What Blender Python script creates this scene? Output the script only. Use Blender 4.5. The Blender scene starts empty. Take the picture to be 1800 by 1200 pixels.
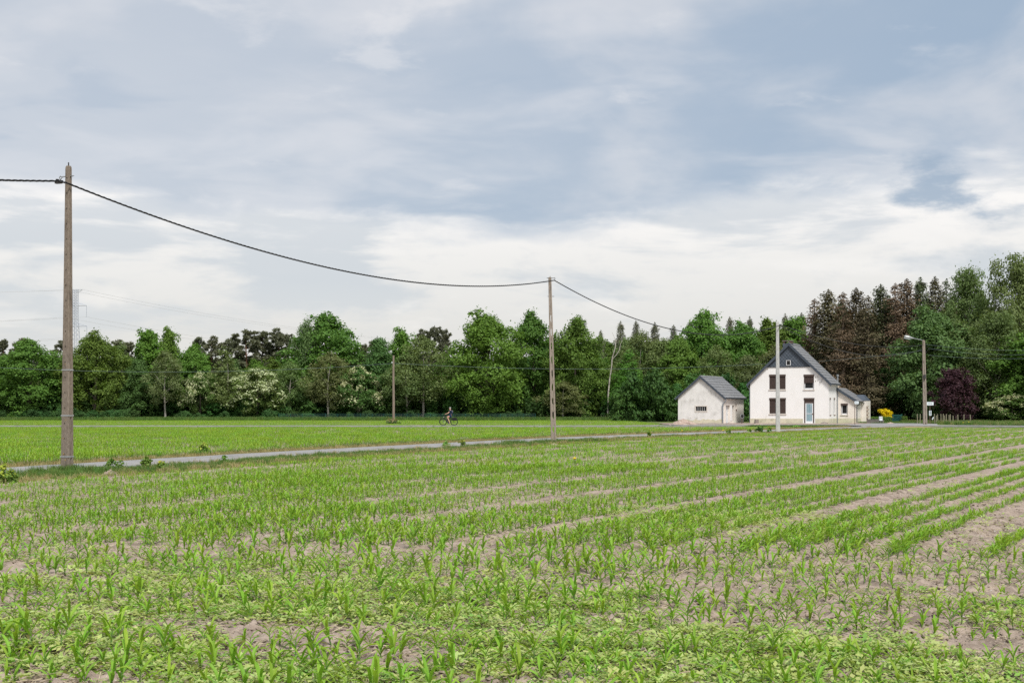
import bpy, math, random
import numpy as np
from mathutils import Vector, Matrix
from mathutils.geometry import tessellate_polygon

random.seed(7)
RNG = np.random.default_rng(11)
SC = bpy.context.scene
COL = SC.collection

# ---------------------------------------------------------------- camera
F, EYE, YH = 2500.0, 1.85, 715.0            # focal length in 1800 px units, eye height, horizon row
cam_d = bpy.data.cameras.new('camera')
cam = bpy.data.objects.new('camera', cam_d)
COL.objects.link(cam)
cam.location = (0, 0, EYE)
cam.rotation_euler = (math.radians(90), 0, 0)
cam_d.sensor_width = 36.0
cam_d.lens = 36.0 * F / 1800.0
cam_d.shift_y = (YH - 600.0) / 1800.0
cam_d.clip_start = 0.1
cam_d.clip_end = 8000
SC.camera = cam

# ---------------------------------------------------------------- exposure
SC.view_settings.view_transform = 'Standard'
SC.view_settings.look = 'None'
SC.view_settings.gamma = 1.0
SC.view_settings.use_curve_mapping = False
SC.view_settings.exposure = 1.4
SC.cycles.max_bounces = 6
SC.cycles.diffuse_bounces = 3
SC.cycles.glossy_bounces = 2
SC.cycles.transmission_bounces = 4
SC.cycles.transparent_max_bounces = 6
SC.cycles.use_denoising = False
SC.cycles.sample_clamp_indirect = 4.0

# ---------------------------------------------------------------- node helper
class NG:
    def __init__(s, nt): s.nt = nt
    def n(s, typ, **kw):
        nd = s.nt.nodes.new(typ)
        for k, v in kw.items(): setattr(nd, k, v)
        return nd
    def put(s, sock, v):
        if hasattr(v, 'is_output'): s.nt.links.new(v, sock)
        else: sock.default_value = v
    def m(s, op, a, b=0.0, c=0.0, clamp=False):
        nd = s.n('ShaderNodeMath', operation=op, use_clamp=clamp)
        s.put(nd.inputs[0], a); s.put(nd.inputs[1], b); s.put(nd.inputs[2], c)
        return nd.outputs[0]
    def mix(s, f, a, b, blend='MIX'):
        nd = s.n('ShaderNodeMix', data_type='RGBA', blend_type=blend)
        s.put(nd.inputs[0], f)
        for i, v in ((6, a), (7, b)):
            if isinstance(v, (tuple, list)) and len(v) == 3: v = (*v, 1)
            s.put(nd.inputs[i], v)
        return nd.outputs[2]
    def noise(s, vec, scale, detail=4, rough=0.55, dist=0.0):
        nd = s.n('ShaderNodeTexNoise')
        if vec is not None: s.nt.links.new(vec, nd.inputs['Vector'])
        nd.inputs['Scale'].default_value = scale; nd.inputs['Detail'].default_value = detail
        nd.inputs['Roughness'].default_value = rough; nd.inputs['Distortion'].default_value = dist
        return nd.outputs['Fac']
    def ramp(s, f, stops, interp='LINEAR'):
        nd = s.n('ShaderNodeValToRGB'); cr = nd.color_ramp; cr.interpolation = interp
        while len(cr.elements) < len(stops): cr.elements.new(0.5)
        for e, (p, c) in zip(cr.elements, stops):
            e.position = p
            e.color = (c, c, c, 1) if not isinstance(c, (tuple, list)) else (*c[:3], 1)
        s.put(nd.inputs[0], f)
        return nd.outputs[0]
    def ss(s, x, a, b):
        nd = s.n('ShaderNodeMapRange', interpolation_type='SMOOTHSTEP')
        s.put(nd.inputs[0], x); nd.inputs[1].default_value = a; nd.inputs[2].default_value = b
        return nd.outputs[0]
    def xyz(s, x, y, z):
        nd = s.n('ShaderNodeCombineXYZ')
        for i, v in enumerate((x, y, z)): s.put(nd.inputs[i], v)
        return nd.outputs[0]
    def sep(s, v):
        nd = s.n('ShaderNodeSeparateXYZ'); s.nt.links.new(v, nd.inputs[0])
        return nd.outputs

# ---------------------------------------------------------------- sky and sun
SUN_EL, SUN_AZ = math.radians(54), math.radians(158)     # behind the camera, a little to the right
world = bpy.data.worlds.new('World')
SC.world = world
world.use_nodes = True
wt = world.node_tree
wt.nodes.clear()
g = NG(wt)
tc = g.n('ShaderNodeTexCoord')
sky = g.n('ShaderNodeTexSky', sky_type='NISHITA')
sky.sun_disc = False
sky.sun_elevation = SUN_EL
sky.sun_rotation = SUN_AZ
D_ = tc.outputs['Generated']
dx, dy, dz = g.sep(D_)
up = g.m('MAXIMUM', dz, 0.0)
el = g.m('MULTIPLY', g.m('ARCSINE', up), 57.29578)                       # degrees above the horizon
az = g.m('MULTIPLY', g.m('ARCTAN2', dx, dy), 57.29578)
k = g.m('DIVIDE', 1.0, g.m('ADD', up, 0.10))                             # a flat cloud deck seen in perspective
deck = g.xyz(g.m('MULTIPLY', dx, k), g.m('MULTIPLY', dy, k), 3.7)
wide = g.noise(deck, 0.55, 3, 0.5)
mid = g.noise(g.xyz(dx, dy, g.m('MULTIPLY', dz, 2.2)), 5.2, 6, 0.52, 0.3)
roll = g.noise(deck, 2.1, 4, 0.52, 0.3)
ball = g.xyz(dx, dy, g.m('MULTIPLY', dz, 2.6))
puff = g.noise(ball, 10.0, 8, 0.58, 0.35)
soft = g.noise(ball, 3.6, 4, 0.5)
fine = g.noise(ball, 26.0, 6, 0.6)
bank = g.noise(g.xyz(dx, dy, g.m('MULTIPLY', dz, 4.5)), 5.5, 8, 0.56, 0.25)      # long low banks near the horizon
# lower edge of the grey deck is ragged
elw = g.m('ADD', el, g.m('MULTIPLY', g.m('SUBTRACT', puff, 0.5), 3.0))
elw = g.m('ADD', elw, g.m('MULTIPLY', g.m('SUBTRACT', soft, 0.5), 5.5))
elw = g.m('ADD', elw, g.m('MULTIPLY', g.m('SUBTRACT', roll, 0.5), 2.6))
elw = g.m('SUBTRACT', elw, g.m('MULTIPLY', g.ss(az, 4.0, 14.0), 1.0))
deckmask = g.ss(elw, 7.0, 8.7)
low = g.ramp(g.m('DIVIDE', el, 10.0), [(0.0, (.70, .695, .68)), (0.30, (.715, .70, .68)), (0.60, (.83, .805, .775)), (0.80, (.94, .905, .87)), (1.0, (.92, .89, .86))])
low = g.mix(g.m('MULTIPLY', g.ss(bank, 0.47, 0.60), g.ramp(g.m('DIVIDE', el, 10.0), [(0.0, 0.1), (0.25, 0.45), (0.5, 0.85), (0.75, 0.75), (1.0, 0.4)])), low, (.56, .595, .635))
low = g.mix(g.m('MULTIPLY', g.ss(puff, 0.53, 0.68), 0.35), low, (.93, .895, .86))
low = g.mix(g.m('MULTIPLY', g.ss(fine, 0.52, 0.70), 0.25), low, (.62, .635, .66))
# the deck, darker and bluer towards the right
side = g.m('ADD', g.m('MULTIPLY', g.m('SINE', g.m('MULTIPLY', g.m('ADD', az, 2.0), 0.0605)), 0.5), 0.5)
side = g.m('ADD', side, g.m('MULTIPLY', g.m('SUBTRACT', wide, 0.5), 0.8), clamp=True)
dk = g.mix(side, (.555, .59, .645), (.335, .425, .54))
dk = g.mix(g.m('MULTIPLY', g.ss(mid, 0.44, 0.66), 0.75), dk, (.655, .665, .695))
dk = g.mix(g.m('MULTIPLY', g.ss(roll, 0.50, 0.72), 0.45), dk, (.725, .725, .745))
dk = g.mix(g.m('MULTIPLY', g.ss(puff, 0.56, 0.72), 0.40), dk, (.84, .82, .81))
dk = g.mix(g.m('MULTIPLY', g.ss(roll, 0.46, 0.30), 0.45), dk, (.37, .45, .555))
cloud = g.mix(deckmask, low, dk)
# a torn dark fragment hanging in the bright band
def fragment(a0, e0, wa, we, thr):
    q = g.m('ADD', g.m('POWER', g.m('DIVIDE', g.m('SUBTRACT', az, a0), wa), 2.0), g.m('POWER', g.m('DIVIDE', g.m('SUBTRACT', el, e0), we), 2.0))
    q = g.m('SUBTRACT', 1.0, q)
    q = g.m('ADD', q, g.m('MULTIPLY', g.m('SUBTRACT', fine, 0.5), 8.0))
    q = g.m('ADD', q, g.m('MULTIPLY', g.m('SUBTRACT', puff, 0.5), 5.0))
    return g.ss(q, thr - .7, thr + 2.4)
fr = g.m('MAXIMUM', fragment(16.2, 8.55, 1.35, 1.0, 0.0), g.m('MAXIMUM', fragment(19.0, 7.45, 1.1, 0.42, 0.3), fragment(17.2, 7.9, 1.2, 0.30, 0.3)))
cloud = g.mix(g.m('MULTIPLY', fr, 0.88), cloud, (.315, .40, .51))
below = g.ss(dz, 0.0, -0.03)
cloud = g.mix(below, cloud, (.20, .21, .16))
CLOUD_GAIN = 3.95
cl = g.n('ShaderNodeVectorMath', operation='SCALE')
wt.links.new(cloud, cl.inputs[0]); cl.inputs['Scale'].default_value = CLOUD_GAIN
skyc = g.mix(0.95, sky.outputs[0], cl.outputs[0])                         # thin overcast over a blue sky
bg = g.n('ShaderNodeBackground')
wt.links.new(skyc, bg.inputs[0]); bg.inputs[1].default_value = 0.1
wo = g.n('ShaderNodeOutputWorld')
wt.links.new(bg.outputs[0], wo.inputs[0])

sun_d = bpy.data.lights.new('sun', 'SUN')
sun_d.energy = 1.5
sun_d.angle = math.radians(14)
sun_d.color = (1.0, 0.97, 0.915)
sun = bpy.data.objects.new('sun', sun_d)
COL.objects.link(sun)
to_sun = Vector((math.sin(SUN_AZ) * math.cos(SUN_EL), math.cos(SUN_AZ) * math.cos(SUN_EL), math.sin(SUN_EL)))
sun.rotation_euler = to_sun.to_track_quat('Z', 'Y').to_euler()

# ---------------------------------------------------------------- materials
def mat_new(name):
    m = bpy.data.materials.new(name); m.use_nodes = True
    m.node_tree.nodes.clear()
    return m, NG(m.node_tree)
def finish(m, g, bsdf):
    o = g.n('ShaderNodeOutputMaterial'); m.node_tree.links.new(bsdf, o.inputs[0]); return m
def surf(name, c1, c2=None, scale=6.0, rough=0.85, bump=0.0, bscale=None, metal=0.0, c3=None, s3=1.0, t3=(0.55, 0.7), coord='Object', spec=0.3, stretch=(1, 1, 1), detail=5):
    """a matt surface: two tones mixed by a noise, an optional third tone in blotches, a fine bump"""
    m, g = mat_new(name)
    v = g.n('ShaderNodeNewGeometry').outputs['Position'] if coord == 'World' else g.n('ShaderNodeTexCoord').outputs[coord]
    mp = g.n('ShaderNodeMapping'); g.nt.links.new(v, mp.inputs[0]); mp.inputs['Scale'].default_value = stretch
    v = mp.outputs[0]
    col = (*c1, 1)
    if c2: col = g.mix(g.ss(g.noise(v, scale, detail), 0.36, 0.64), c1, c2)
    if c3: col = g.mix(g.ss(g.noise(v, s3, 5, 0.6), *t3), col, c3)
    b = g.n('ShaderNodeBsdfPrincipled')
    g.put(b.inputs['Base Color'], col)
    b.inputs['Roughness'].default_value = rough; b.inputs['Metallic'].default_value = metal
    b.inputs['Specular IOR Level'].default_value = spec
    if bump:
        bp = g.n('ShaderNodeBump'); bp.inputs['Strength'].default_value = bump; bp.inputs['Distance'].default_value = 0.02
        g.nt.links.new(g.noise(v, bscale or scale * 6, 4, 0.6), bp.inputs['Height'])
        g.nt.links.new(bp.outputs[0], b.inputs['Normal'])
    return finish(m, g, b.outputs[0])
def leafy(name, c1, c2, trans=0.3, var=0.25, rough=0.6, tint=True, hue=0.02, tip=None):
    """leaves: colour varies leaf by leaf (attribute) and plant by plant (object random)"""
    m, g = mat_new(name)
    f = g.n('ShaderNodeAttribute', attribute_name='tint').outputs['Fac'] if tint else 0.5
    col = g.mix(f, c1, c2)
    oi = g.n('ShaderNodeObjectInfo').outputs['Random']
    hs = g.n('ShaderNodeHueSaturation')
    g.put(hs.inputs['Hue'], g.m('ADD', 0.5 - hue, g.m('MULTIPLY', oi, 2 * hue)))
    g.put(hs.inputs['Value'], g.m('ADD', 1 - var, g.m('MULTIPLY', g.m('FRACT', g.m('MULTIPLY', oi, 7.31)), 2 * var)))
    g.nt.links.new(col, hs.inputs['Color'])
    col = hs.outputs[0]
    d = g.n('ShaderNodeBsdfPrincipled'); g.put(d.inputs['Base Color'], col)
    d.inputs['Roughness'].default_value = rough; d.inputs['Specular IOR Level'].default_value = 0.25
    t = g.n('ShaderNodeBsdfTranslucent')
    g.put(t.inputs['Color'], g.mix(0.6, col, (1.0, 1.0, 0.25), 'MULTIPLY'))
    mx = g.n('ShaderNodeMixShader'); mx.inputs[0].default_value = trans
    g.nt.links.new(d.outputs[0], mx.inputs[1]); g.nt.links.new(t.outputs[0], mx.inputs[2])
    return finish(m, g, mx.outputs[0])

M = {}
M['soil'] = surf('soil', (.300, .234, .186), (.412, .330, .268), 9, 0.95, 0.8, 40, c3=(.205, .160, .126), s3=2.3, t3=(.50, .68), coord='World', spec=.1)
M['clod'] = surf('clod', (.270, .212, .165), (.385, .312, .250), 14, 0.95, 0.5, 60, spec=.1)
M['straw'] = surf('straw', (.50, .43, .30), (.36, .29, .20), 20, 0.9)
M['stone'] = surf('stone', (.55, .52, .47), (.38, .34, .30), 20, 0.8)
M['dry'] = surf('dry_earth', (.330, .262, .150), (.215, .215, .080), 1.3, 0.95, 0.4, 20, c3=(.40, .27, .16), s3=.55, t3=(.5, .66), coord='World', spec=.1)
M['turf'] = surf('turf', (.085, .135, .035), (.150, .180, .060), 1.1, 0.95, 0.4, 14, c3=(.24, .20, .10), s3=.35, t3=(.55, .68), coord='World', spec=.1)
M['sand'] = surf('sandy_ground', (.42, .33, .22), (.30, .27, .14), .09, 0.95, 0.0, coord='World', spec=.1)
M['forest_floor'] = surf('forest_floor', (.085, .075, .045), (.050, .062, .028), .6, 0.95, 0.3, 5, coord='World', spec=.05)
M['asphalt'] = surf('asphalt', (.265, .257, .250), (.325, .313, .302), 2.2, 0.9, 0.35, 60, c3=(.21, .205, .20), s3=.8, t3=(.52, .70), coord='World', spec=.2)
M['gravel'] = surf('gravel', (.36, .265, .215), (.27, .225, .20), 3.5, 0.95, 0.4, 40, c3=(.42, .33, .28), s3=.8, coord='World', spec=.1)
M['concrete_old'] = surf('concrete_old', (.195, .158, .126), (.262, .217, .176), 26, 0.95, 0.6, 70, c3=(.145, .120, .095), s3=5, t3=(.5, .7), spec=.15, stretch=(1, 1, .35))
M['concrete_mid'] = surf('concrete_mid', (.260, .218, .180), (.340, .290, .245), 22, 0.95, 0.5, 60, c3=(.16, .135, .105), s3=3, spec=.15, stretch=(1, 1, .3))
M['concrete_new'] = surf('concrete_new', (.43, .43, .42), (.50, .50, .49), 8, 0.9, 0.25, 40, spec=.2, stretch=(1, 1, .3))
M['lichen'] = surf('lichen', (.42, .24, .05), (.36, .30, .12), 30, 0.95)
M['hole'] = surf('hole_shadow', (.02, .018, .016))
M['strap'] = surf('strap_steel', (.42, .43, .43), (.33, .34, .34), 20, 0.5, metal=.4)
M['steel'] = surf('galvanised_steel', (.30, .31, .32), (.38, .39, .40), 12, 0.5, metal=.5)
M['iron'] = surf('dark_iron', (.045, .045, .05), (.07, .065, .06), 20, 0.6, metal=.4)
M['cable'] = surf('cable_black', (.020, .020, .021), (.032, .032, .033), 10, 0.55)
M['cable_green'] = surf('cable_weathered', (.085, .12, .11), (.10, .135, .125), 10, 0.6)
M['wire_far'] = surf('wire_far', (.42, .43, .44), None)
M['pylon'] = surf('pylon_steel_hazed', (.36, .40, .46), (.42, .46, .52), 1, 0.6, metal=.2)  # steel paled in its colour to stand for the haze of distance
M['wood_pole'] = surf('pole_wood', (.25, .205, .16), (.19, .155, .12), 16, 0.9, 0.4, 40, stretch=(1, 1, .1))
M['stake'] = surf('stake_wood', (.27, .245, .165), (.20, .185, .125), 18, 0.9, 0.3, 40, stretch=(1, 1, .2))
M['plaster'] = surf('plaster_white', (.865, .85, .83), (.835, .815, .79), 1.2, 0.92, 0.05, 26, c3=(.70, .665, .62), s3=.9, t3=(.62, .85), spec=.15, stretch=(1, 1, .45))
M['plaster_dirty'] = surf('plaster_dirty', (.79, .775, .745), (.70, .685, .655), 1.6, 0.95, 0.08, 16, c3=(.50, .48, .445), s3=1.5, t3=(.54, .74), spec=.15, stretch=(1, 1, .7), detail=8)
M['plaster_side'] = surf('plaster_pinkish', (.83, .765, .70), (.78, .715, .65), 1.2, 0.92, 0.05, 26, c3=(.58, .52, .46), s3=.8, t3=(.58, .8), spec=.15)
M['plinth'] = surf('plinth_cream', (.66, .61, .47), (.56, .53, .40), 2.0, 0.92, 0.3, 26, c3=(.42, .40, .28), s3=1.3, t3=(.52, .75), spec=.15)
M['tile'] = surf('roof_tile', (.165, .168, .175), (.215, .217, .222), 3.0, 0.8, 0.25, 30, c3=(.30, .29, .27), s3=2.0, t3=(.55, .75), spec=.3)
M['slate'] = surf('slate', (.060, .076, .098), (.082, .098, .120), 2.5, 0.6, 0.15, 30, spec=.35)
M['verge'] = surf('verge_slate', (.050, .064, .085), (.066, .080, .100), 2.5, 0.6, spec=.35)
M['shutter'] = surf('shutter_brown', (.075, .050, .042), (.060, .040, .034), 4, 0.55)
M['frame_white'] = surf('frame_white', (.74, .75, .76), None, rough=.45)
M['frame_dark'] = surf('frame_dark', (.085, .06, .05), None, rough=.5)
M['sill'] = surf('sill_stone', (.70, .65, .59), (.60, .55, .49), 6, 0.9)
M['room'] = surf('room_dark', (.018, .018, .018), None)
M['curtain'] = surf('curtain', (.35, .38, .40), (.28, .30, .32), 14, .9, stretch=(1, 1, .05))
M['door_blue'] = surf('door_glass_blue', (.20, .32, .37), (.27, .40, .45), 9, 0.25, spec=.5, stretch=(1, 1, .15))
M['brick'] = surf('brick', (.16, .095, .075), (.22, .14, .11), 9, 0.9, .3, 40)
M['brick_pale'] = surf('brick_pale', (.52, .44, .36), (.44, .36, .29), 5, 0.9, .3, 30)
M['wall_grey'] = surf('wall_grey', (.155, .135, .125), (.20, .178, .165), 7, 0.9, .4, 30)
M['zinc'] = surf('zinc', (.24, .27, .30), (.30, .33, .36), 8, 0.45, metal=.5)
M['sign_white'] = surf('sign_white', (.70, .76, .79), None, rough=.4)
M['sign_ink'] = surf('sign_ink', (.03, .04, .06), None, rough=.5)
M['rust'] = surf('rusty_steel', (.11, .07, .05), (.16, .11, .08), 14, .8)
M['gate_green'] = surf('gate_green', (.012, .075, .068), (.018, .095, .085), 8, .5)
M['rubble'] = surf('rubble', (.44, .335, .275), (.35, .265, .22), 7, .95, .6, 30, c3=(.50, .43, .38), s3=4)
M['rubble_grey'] = surf('rubble_grey', (.30, .26, .22), (.22, .19, .165), 7, .95, .6, 30)
M['rubber'] = surf('rubber', (.018, .018, .02), None, rough=.7)
M['bike_paint'] = surf('bike_paint', (.022, .023, .026), None, rough=.35, spec=.5)
M['bag'] = surf('pannier_black', (.012, .012, .014), None, rough=.8)
M['skin'] = surf('skin', (.60, .36, .26), (.55, .31, .22), 8, .6)
M['shirt'] = surf('shirt_navy', (.018, .026, .055), (.024, .034, .066), 12, .9)
M['shorts'] = surf('shorts_blue', (.022, .052, .135), (.03, .065, .15), 12, .9)
M['hair'] = surf('hair_grey', (.40, .39, .38), (.30, .29, .28), 60, .8)
M['shoe'] = surf('shoe_dark', (.05, .05, .055), None, rough=.6)
M['cloth_white'] = surf('cloth_white', (.70, .70, .70), None, rough=.8)
# barks
M['bark_oak'] = surf('bark_oak', (.070, .058, .045), (.105, .090, .070), 5, .95, .5, 20, stretch=(1, 1, .25), spec=.1)
M['bark_birch'] = surf('bark_birch', (.50, .46, .41), (.36, .32, .27), 3, .9, 0, c3=(.09, .08, .07), s3=2.5, t3=(.58, .66), spec=.1, stretch=(1, 1, 2))
M['bark_pine'] = surf('bark_pine', (.20, .105, .065), (.13, .075, .052), 4, .95, .3, 20, spec=.1)
M['bark_spruce'] = surf('bark_spruce', (.155, .120, .090), (.105, .080, .062), 6, .95, .3, 20, spec=.1)
# leaves
M['maize'] = leafy('maize_leaf', (.225, .410, .036), (.315, .500, .062), .42, .14, .55, hue=.018)
M['maize_stem'] = leafy('maize_stem', (.13, .23, .06), (.16, .25, .07), .15, .15, tint=False)
M['maize_tip'] = leafy('maize_ageing_leaf', (.21, .22, .05), (.19, .14, .055), .3, .15, .5)
M['weed'] = leafy('weed_leaf', (.370, .470, .125), (.520, .580, .225), .34, .16, .6)
M['weed_dark'] = leafy('weed_leaf_dark', (.200, .380, .060), (.30, .47, .10), .34, .16, .6)
M['grass'] = leafy('grass_blade', (.120, .205, .045), (.200, .265, .075), .34, .20, .6)
M['grass_dry'] = leafy('grass_dry', (.42, .33, .17), (.32, .30, .13), .3, .18, .7)
M['grass_lush'] = leafy('grass_lush', (.080, .175, .034), (.130, .235, .052), .34, .18, .6)
M['flower'] = leafy('flower_yellow', (.75, .55, .02), (.65, .48, .02), .2, .1)
M['oak'] = leafy('oak_leaf', (.105, .205, .036), (.180, .300, .055), .38, .16)
M['ash'] = leafy('ash_leaf', (.115, .235, .034), (.180, .315, .055), .38, .12)
M['maple'] = leafy('maple_leaf', (.075, .165, .045), (.120, .225, .062), .36, .14)
M['birch'] = leafy('birch_leaf', (.140, .215, .068), (.215, .290, .105), .38, .15)
M['birch_olive'] = leafy('birch_olive_leaf', (.170, .208, .080), (.240, .272, .112), .38, .14)
M['willow'] = leafy('willow_leaf', (.128, .208, .062), (.205, .290, .098), .38, .13)
M['pine'] = leafy('pine_needle', (.145, .160, .100), (.205, .215, .140), .3, .18)
M['spruce'] = leafy('spruce_needle', (.060, .085, .034), (.105, .130, .054), .12, .2)
M['spruce_dead'] = leafy('spruce_dead_needle', (.132, .090, .055), (.195, .135, .082), .12, .2, hue=.012)
M['spruce_mix'] = leafy('spruce_fading_needle', (.080, .074, .035), (.125, .110, .052), .12, .2)
M['hawthorn'] = leafy('hawthorn_leaf', (.110, .200, .046), (.170, .260, .070), .36, .14)
M['blossom'] = leafy('hawthorn_blossom', (.44, .48, .25), (.58, .60, .37), .25, .1)
M['plum'] = leafy('plum_leaf', (.042, .018, .026), (.085, .038, .046), .22, .14, hue=.01)
M['shrub'] = leafy('undergrowth_leaf', (.045, .115, .024), (.085, .170, .038), .28, .3)
M['bramble'] = leafy('bramble_leaf', (.055, .135, .038), (.095, .190, .058), .28, .25)
M['sapling'] = leafy('sapling_leaf', (.120, .250, .040), (.200, .340, .065), .32, .1)
M['sapling_yellow'] = leafy('sapling_yellow_leaf', (.42, .45, .06), (.32, .42, .06), .32, .1)
M['hedge'] = leafy('hedge_leaf', (.075, .155, .022), (.110, .200, .030), .25, .12)
M['golden'] = leafy('golden_leaf', (.78, .63, .008), (.85, .72, .02), .25, .06, hue=.006)

# ---------------------------------------------------------------- picture-to-ground measurements
def gp(px, py):
    """ground point seen at a pixel of the 1800 x 1200 photograph"""
    d = F * EYE / (py - YH); return ((px - 900) / F * d, d)
def wp(px, py, d):
    return Vector(((px - 900) / F * d, d, EYE + (YH - py) / F * d))

# ---------------------------------------------------------------- mesh building
class MB:
    def __init__(s): s.v = []; s.f = []; s.mi = []
    def add(s, vs, fs, mi=0):
        o = len(s.v); s.v += [tuple(p) for p in vs]
        for f in fs: s.f.append(tuple(i + o for i in f)); s.mi.append(mi)
        return s
    def box(s, x0, x1, y0, y1, z0, z1, mi=0, mtx=None):
        vs = [Vector((x, y, z)) for z in (z0, z1) for y in (y0, y1) for x in (x0, x1)]
        if mtx: vs = [mtx @ p for p in vs]
        return s.add(vs, [(0, 2, 3, 1), (4, 5, 7, 6), (0, 1, 5, 4), (2, 6, 7, 3), (0, 4, 6, 2), (1, 3, 7, 5)], mi)
    def tube(s, pts, rad, n=6, mi=0, caps=True):
        pts = [Vector(p) for p in pts]
        if not hasattr(rad, '__len__'): rad = [rad] * len(pts)
        rings = []
        for i, p in enumerate(pts):
            t = (pts[min(i + 1, len(pts) - 1)] - pts[max(i - 1, 0)])
            t = t.normalized() if t.length > 1e-9 else Vector((0, 0, 1))
            a = Vector((1, 0, 0)) if abs(t.x) < 0.8 else Vector((0, 1, 0))
            u = t.cross(a).normalized(); w = t.cross(u)
            rings.append([p + (u * math.cos(2 * math.pi * j / n) + w * math.sin(2 * math.pi * j / n)) * rad[i] for j in range(n)])
        vs = [q for r in rings for q in r]; fs = []
        for i in range(len(pts) - 1):
            for j in range(n):
                fs.append((i * n + j, i * n + (j + 1) % n, (i + 1) * n + (j + 1) % n, (i + 1) * n + j))
        if caps:
            fs.append(tuple(range(n - 1, -1, -1))); fs.append(tuple((len(pts) - 1) * n + j for j in range(n)))
        return s.add(vs, fs, mi)
    def prism(s, poly, a, b, axis='y', mi=0):
        """extrude a 2-D outline; axis y: outline in x,z; axis z: outline in x,y; axis x: outline in y,z"""
        def P(p, h):
            return (p[0], h, p[1]) if axis == 'y' else ((p[0], p[1], h) if axis == 'z' else (h, p[0], p[1]))
        n = len(poly)
        vs = [P(p, a) for p in poly] + [P(p, b) for p in poly]
        fs = [tuple(range(n)), tuple(range(2 * n - 1, n - 1, -1))] + [(i, i + n, (i + 1) % n + n, (i + 1) % n) for i in range(n)]
        return s.add(vs, fs, mi)
    def lathe(s, prof, n=12, mi=0, mtx=None):
        vs = []; fs = []
        for r, z in prof:
            for j in range(n):
                p = Vector((r * math.cos(2 * math.pi * j / n), r * math.sin(2 * math.pi * j / n), z))
                vs.append(mtx @ p if mtx else p)
        for i in range(len(prof) - 1):
            for j in range(n): fs.append((i * n + j, i * n + (j + 1) % n, (i + 1) * n + (j + 1) % n, (i + 1) * n + j))
        return s.add(vs, fs, mi)
    def mesh(s, name, mats):
        me = bpy.data.meshes.new(name)
        me.from_pydata([tuple(p) for p in s.v], [], s.f)
        for m in (mats if isinstance(mats, (list, tuple)) else [mats]): me.materials.append(m)
        if any(s.mi): me.polygons.foreach_set('material_index', s.mi)
        me.update(); return me

def link(name, data, parent=None, loc=None, rotz=None):
    o = bpy.data.objects.new(name, data); COL.objects.link(o)
    if parent is not None: o.parent = parent
    if loc is not None: o.location = loc
    if rotz is not None: o.rotation_euler = (0, 0, rotz)
    return o
def part(name, mb, mat, parent, label=None, stuff=False):
    o = link(name, mb.mesh(name, mat) if isinstance(mb, MB) else mb, parent)
    if label: o['label'] = label
    if stuff: o['kind'] = 'stuff'
    return o
def tag(o, label, cat, group=None):
    o['label'] = label; o['category'] = cat
    if group: o['group'] = group
    return o
def thing(name, label, cat, loc=(0, 0, 0), rotz=0.0, group=None):
    o = link(name, None, None, loc, rotz); o.empty_display_size = .2
    return tag(o, label, cat, group)
def structure(name, mb, mat):
    o = link(name, mb.mesh(name, mat) if isinstance(mb, MB) else mb); o['kind'] = 'structure'; return o
def stuff(o): o['kind'] = 'stuff'; return o

def quads_mesh(name, V, mats, tint=None, mi=None):
    """V: (n,4,3) array of separate quads"""
    n = len(V); me = bpy.data.meshes.new(name)
    me.vertices.add(n * 4); me.vertices.foreach_set('co', np.ascontiguousarray(V, dtype=np.float32).ravel())
    me.loops.add(n * 4); me.loops.foreach_set('vertex_index', np.arange(n * 4, dtype=np.int32))
    me.polygons.add(n); me.polygons.foreach_set('loop_start', np.arange(0, n * 4, 4, dtype=np.int32))
    for m in (mats if isinstance(mats, (list, tuple)) else [mats]): me.materials.append(m)
    if mi is not None: me.polygons.foreach_set('material_index', np.asarray(mi, dtype=np.int32))
    me.update(calc_edges=True)
    a = me.attributes.new('tint', 'FLOAT', 'FACE')
    a.data.foreach_set('value', np.asarray(tint if tint is not None else RNG.random(n), dtype=np.float32))
    return me
def grid_mesh(name, P, keep, mat):
    """P: (a,b,3) grid; keep: (a-1,b-1) mask of faces"""
    a, b = P.shape[:2]
    idx = np.arange(a * b).reshape(a, b)
    q = np.stack([idx[:-1, :-1], idx[:-1, 1:], idx[1:, 1:], idx[1:, :-1]], -1)[keep]
    used, inv = np.unique(q.ravel(), return_inverse=True)
    co = P.reshape(-1, 3)[used]; n = len(q)
    me = bpy.data.meshes.new(name)
    me.vertices.add(len(co)); me.vertices.foreach_set('co', co.astype(np.float32).ravel())
    me.loops.add(n * 4); me.loops.foreach_set('vertex_index', inv.astype(np.int32).ravel())
    me.polygons.add(n); me.polygons.foreach_set('loop_start', np.arange(0, n * 4, 4, dtype=np.int32))
    me.polygons.foreach_set('use_smooth', np.ones(n, dtype=bool))
    me.materials.append(mat); me.update(calc_edges=True); return me

def vnoise(x, y, seed=0):
    """smooth value noise in 0..1"""
    xi = np.floor(x).astype(np.int64); yi = np.floor(y).astype(np.int64); fx = x - xi; fy = y - yi
    def h(i, j):
        n = (i * 374761393 + j * 668265263 + seed * 974711) & 0x7fffffff
        n = ((n ^ (n >> 13)) * 1274126177) & 0x7fffffff
        return ((n ^ (n >> 16)) & 0xffff) / 65535.0
    fx = fx * fx * (3 - 2 * fx); fy = fy * fy * (3 - 2 * fy)
    return (h(xi, yi) * (1 - fx) + h(xi + 1, yi) * fx) * (1 - fy) + (h(xi, yi + 1) * (1 - fx) + h(xi + 1, yi + 1) * fx) * fy
def fbm(x, y, seed=0, o=4):
    s = 0; a = .5; t = 0
    for i in range(o):
        s = s + a * vnoise(x, y, seed + i); t += a; a *= .55; x = x * 2.03 + 1.7; y = y * 2.03 - 3.1
    return s / t
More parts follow.
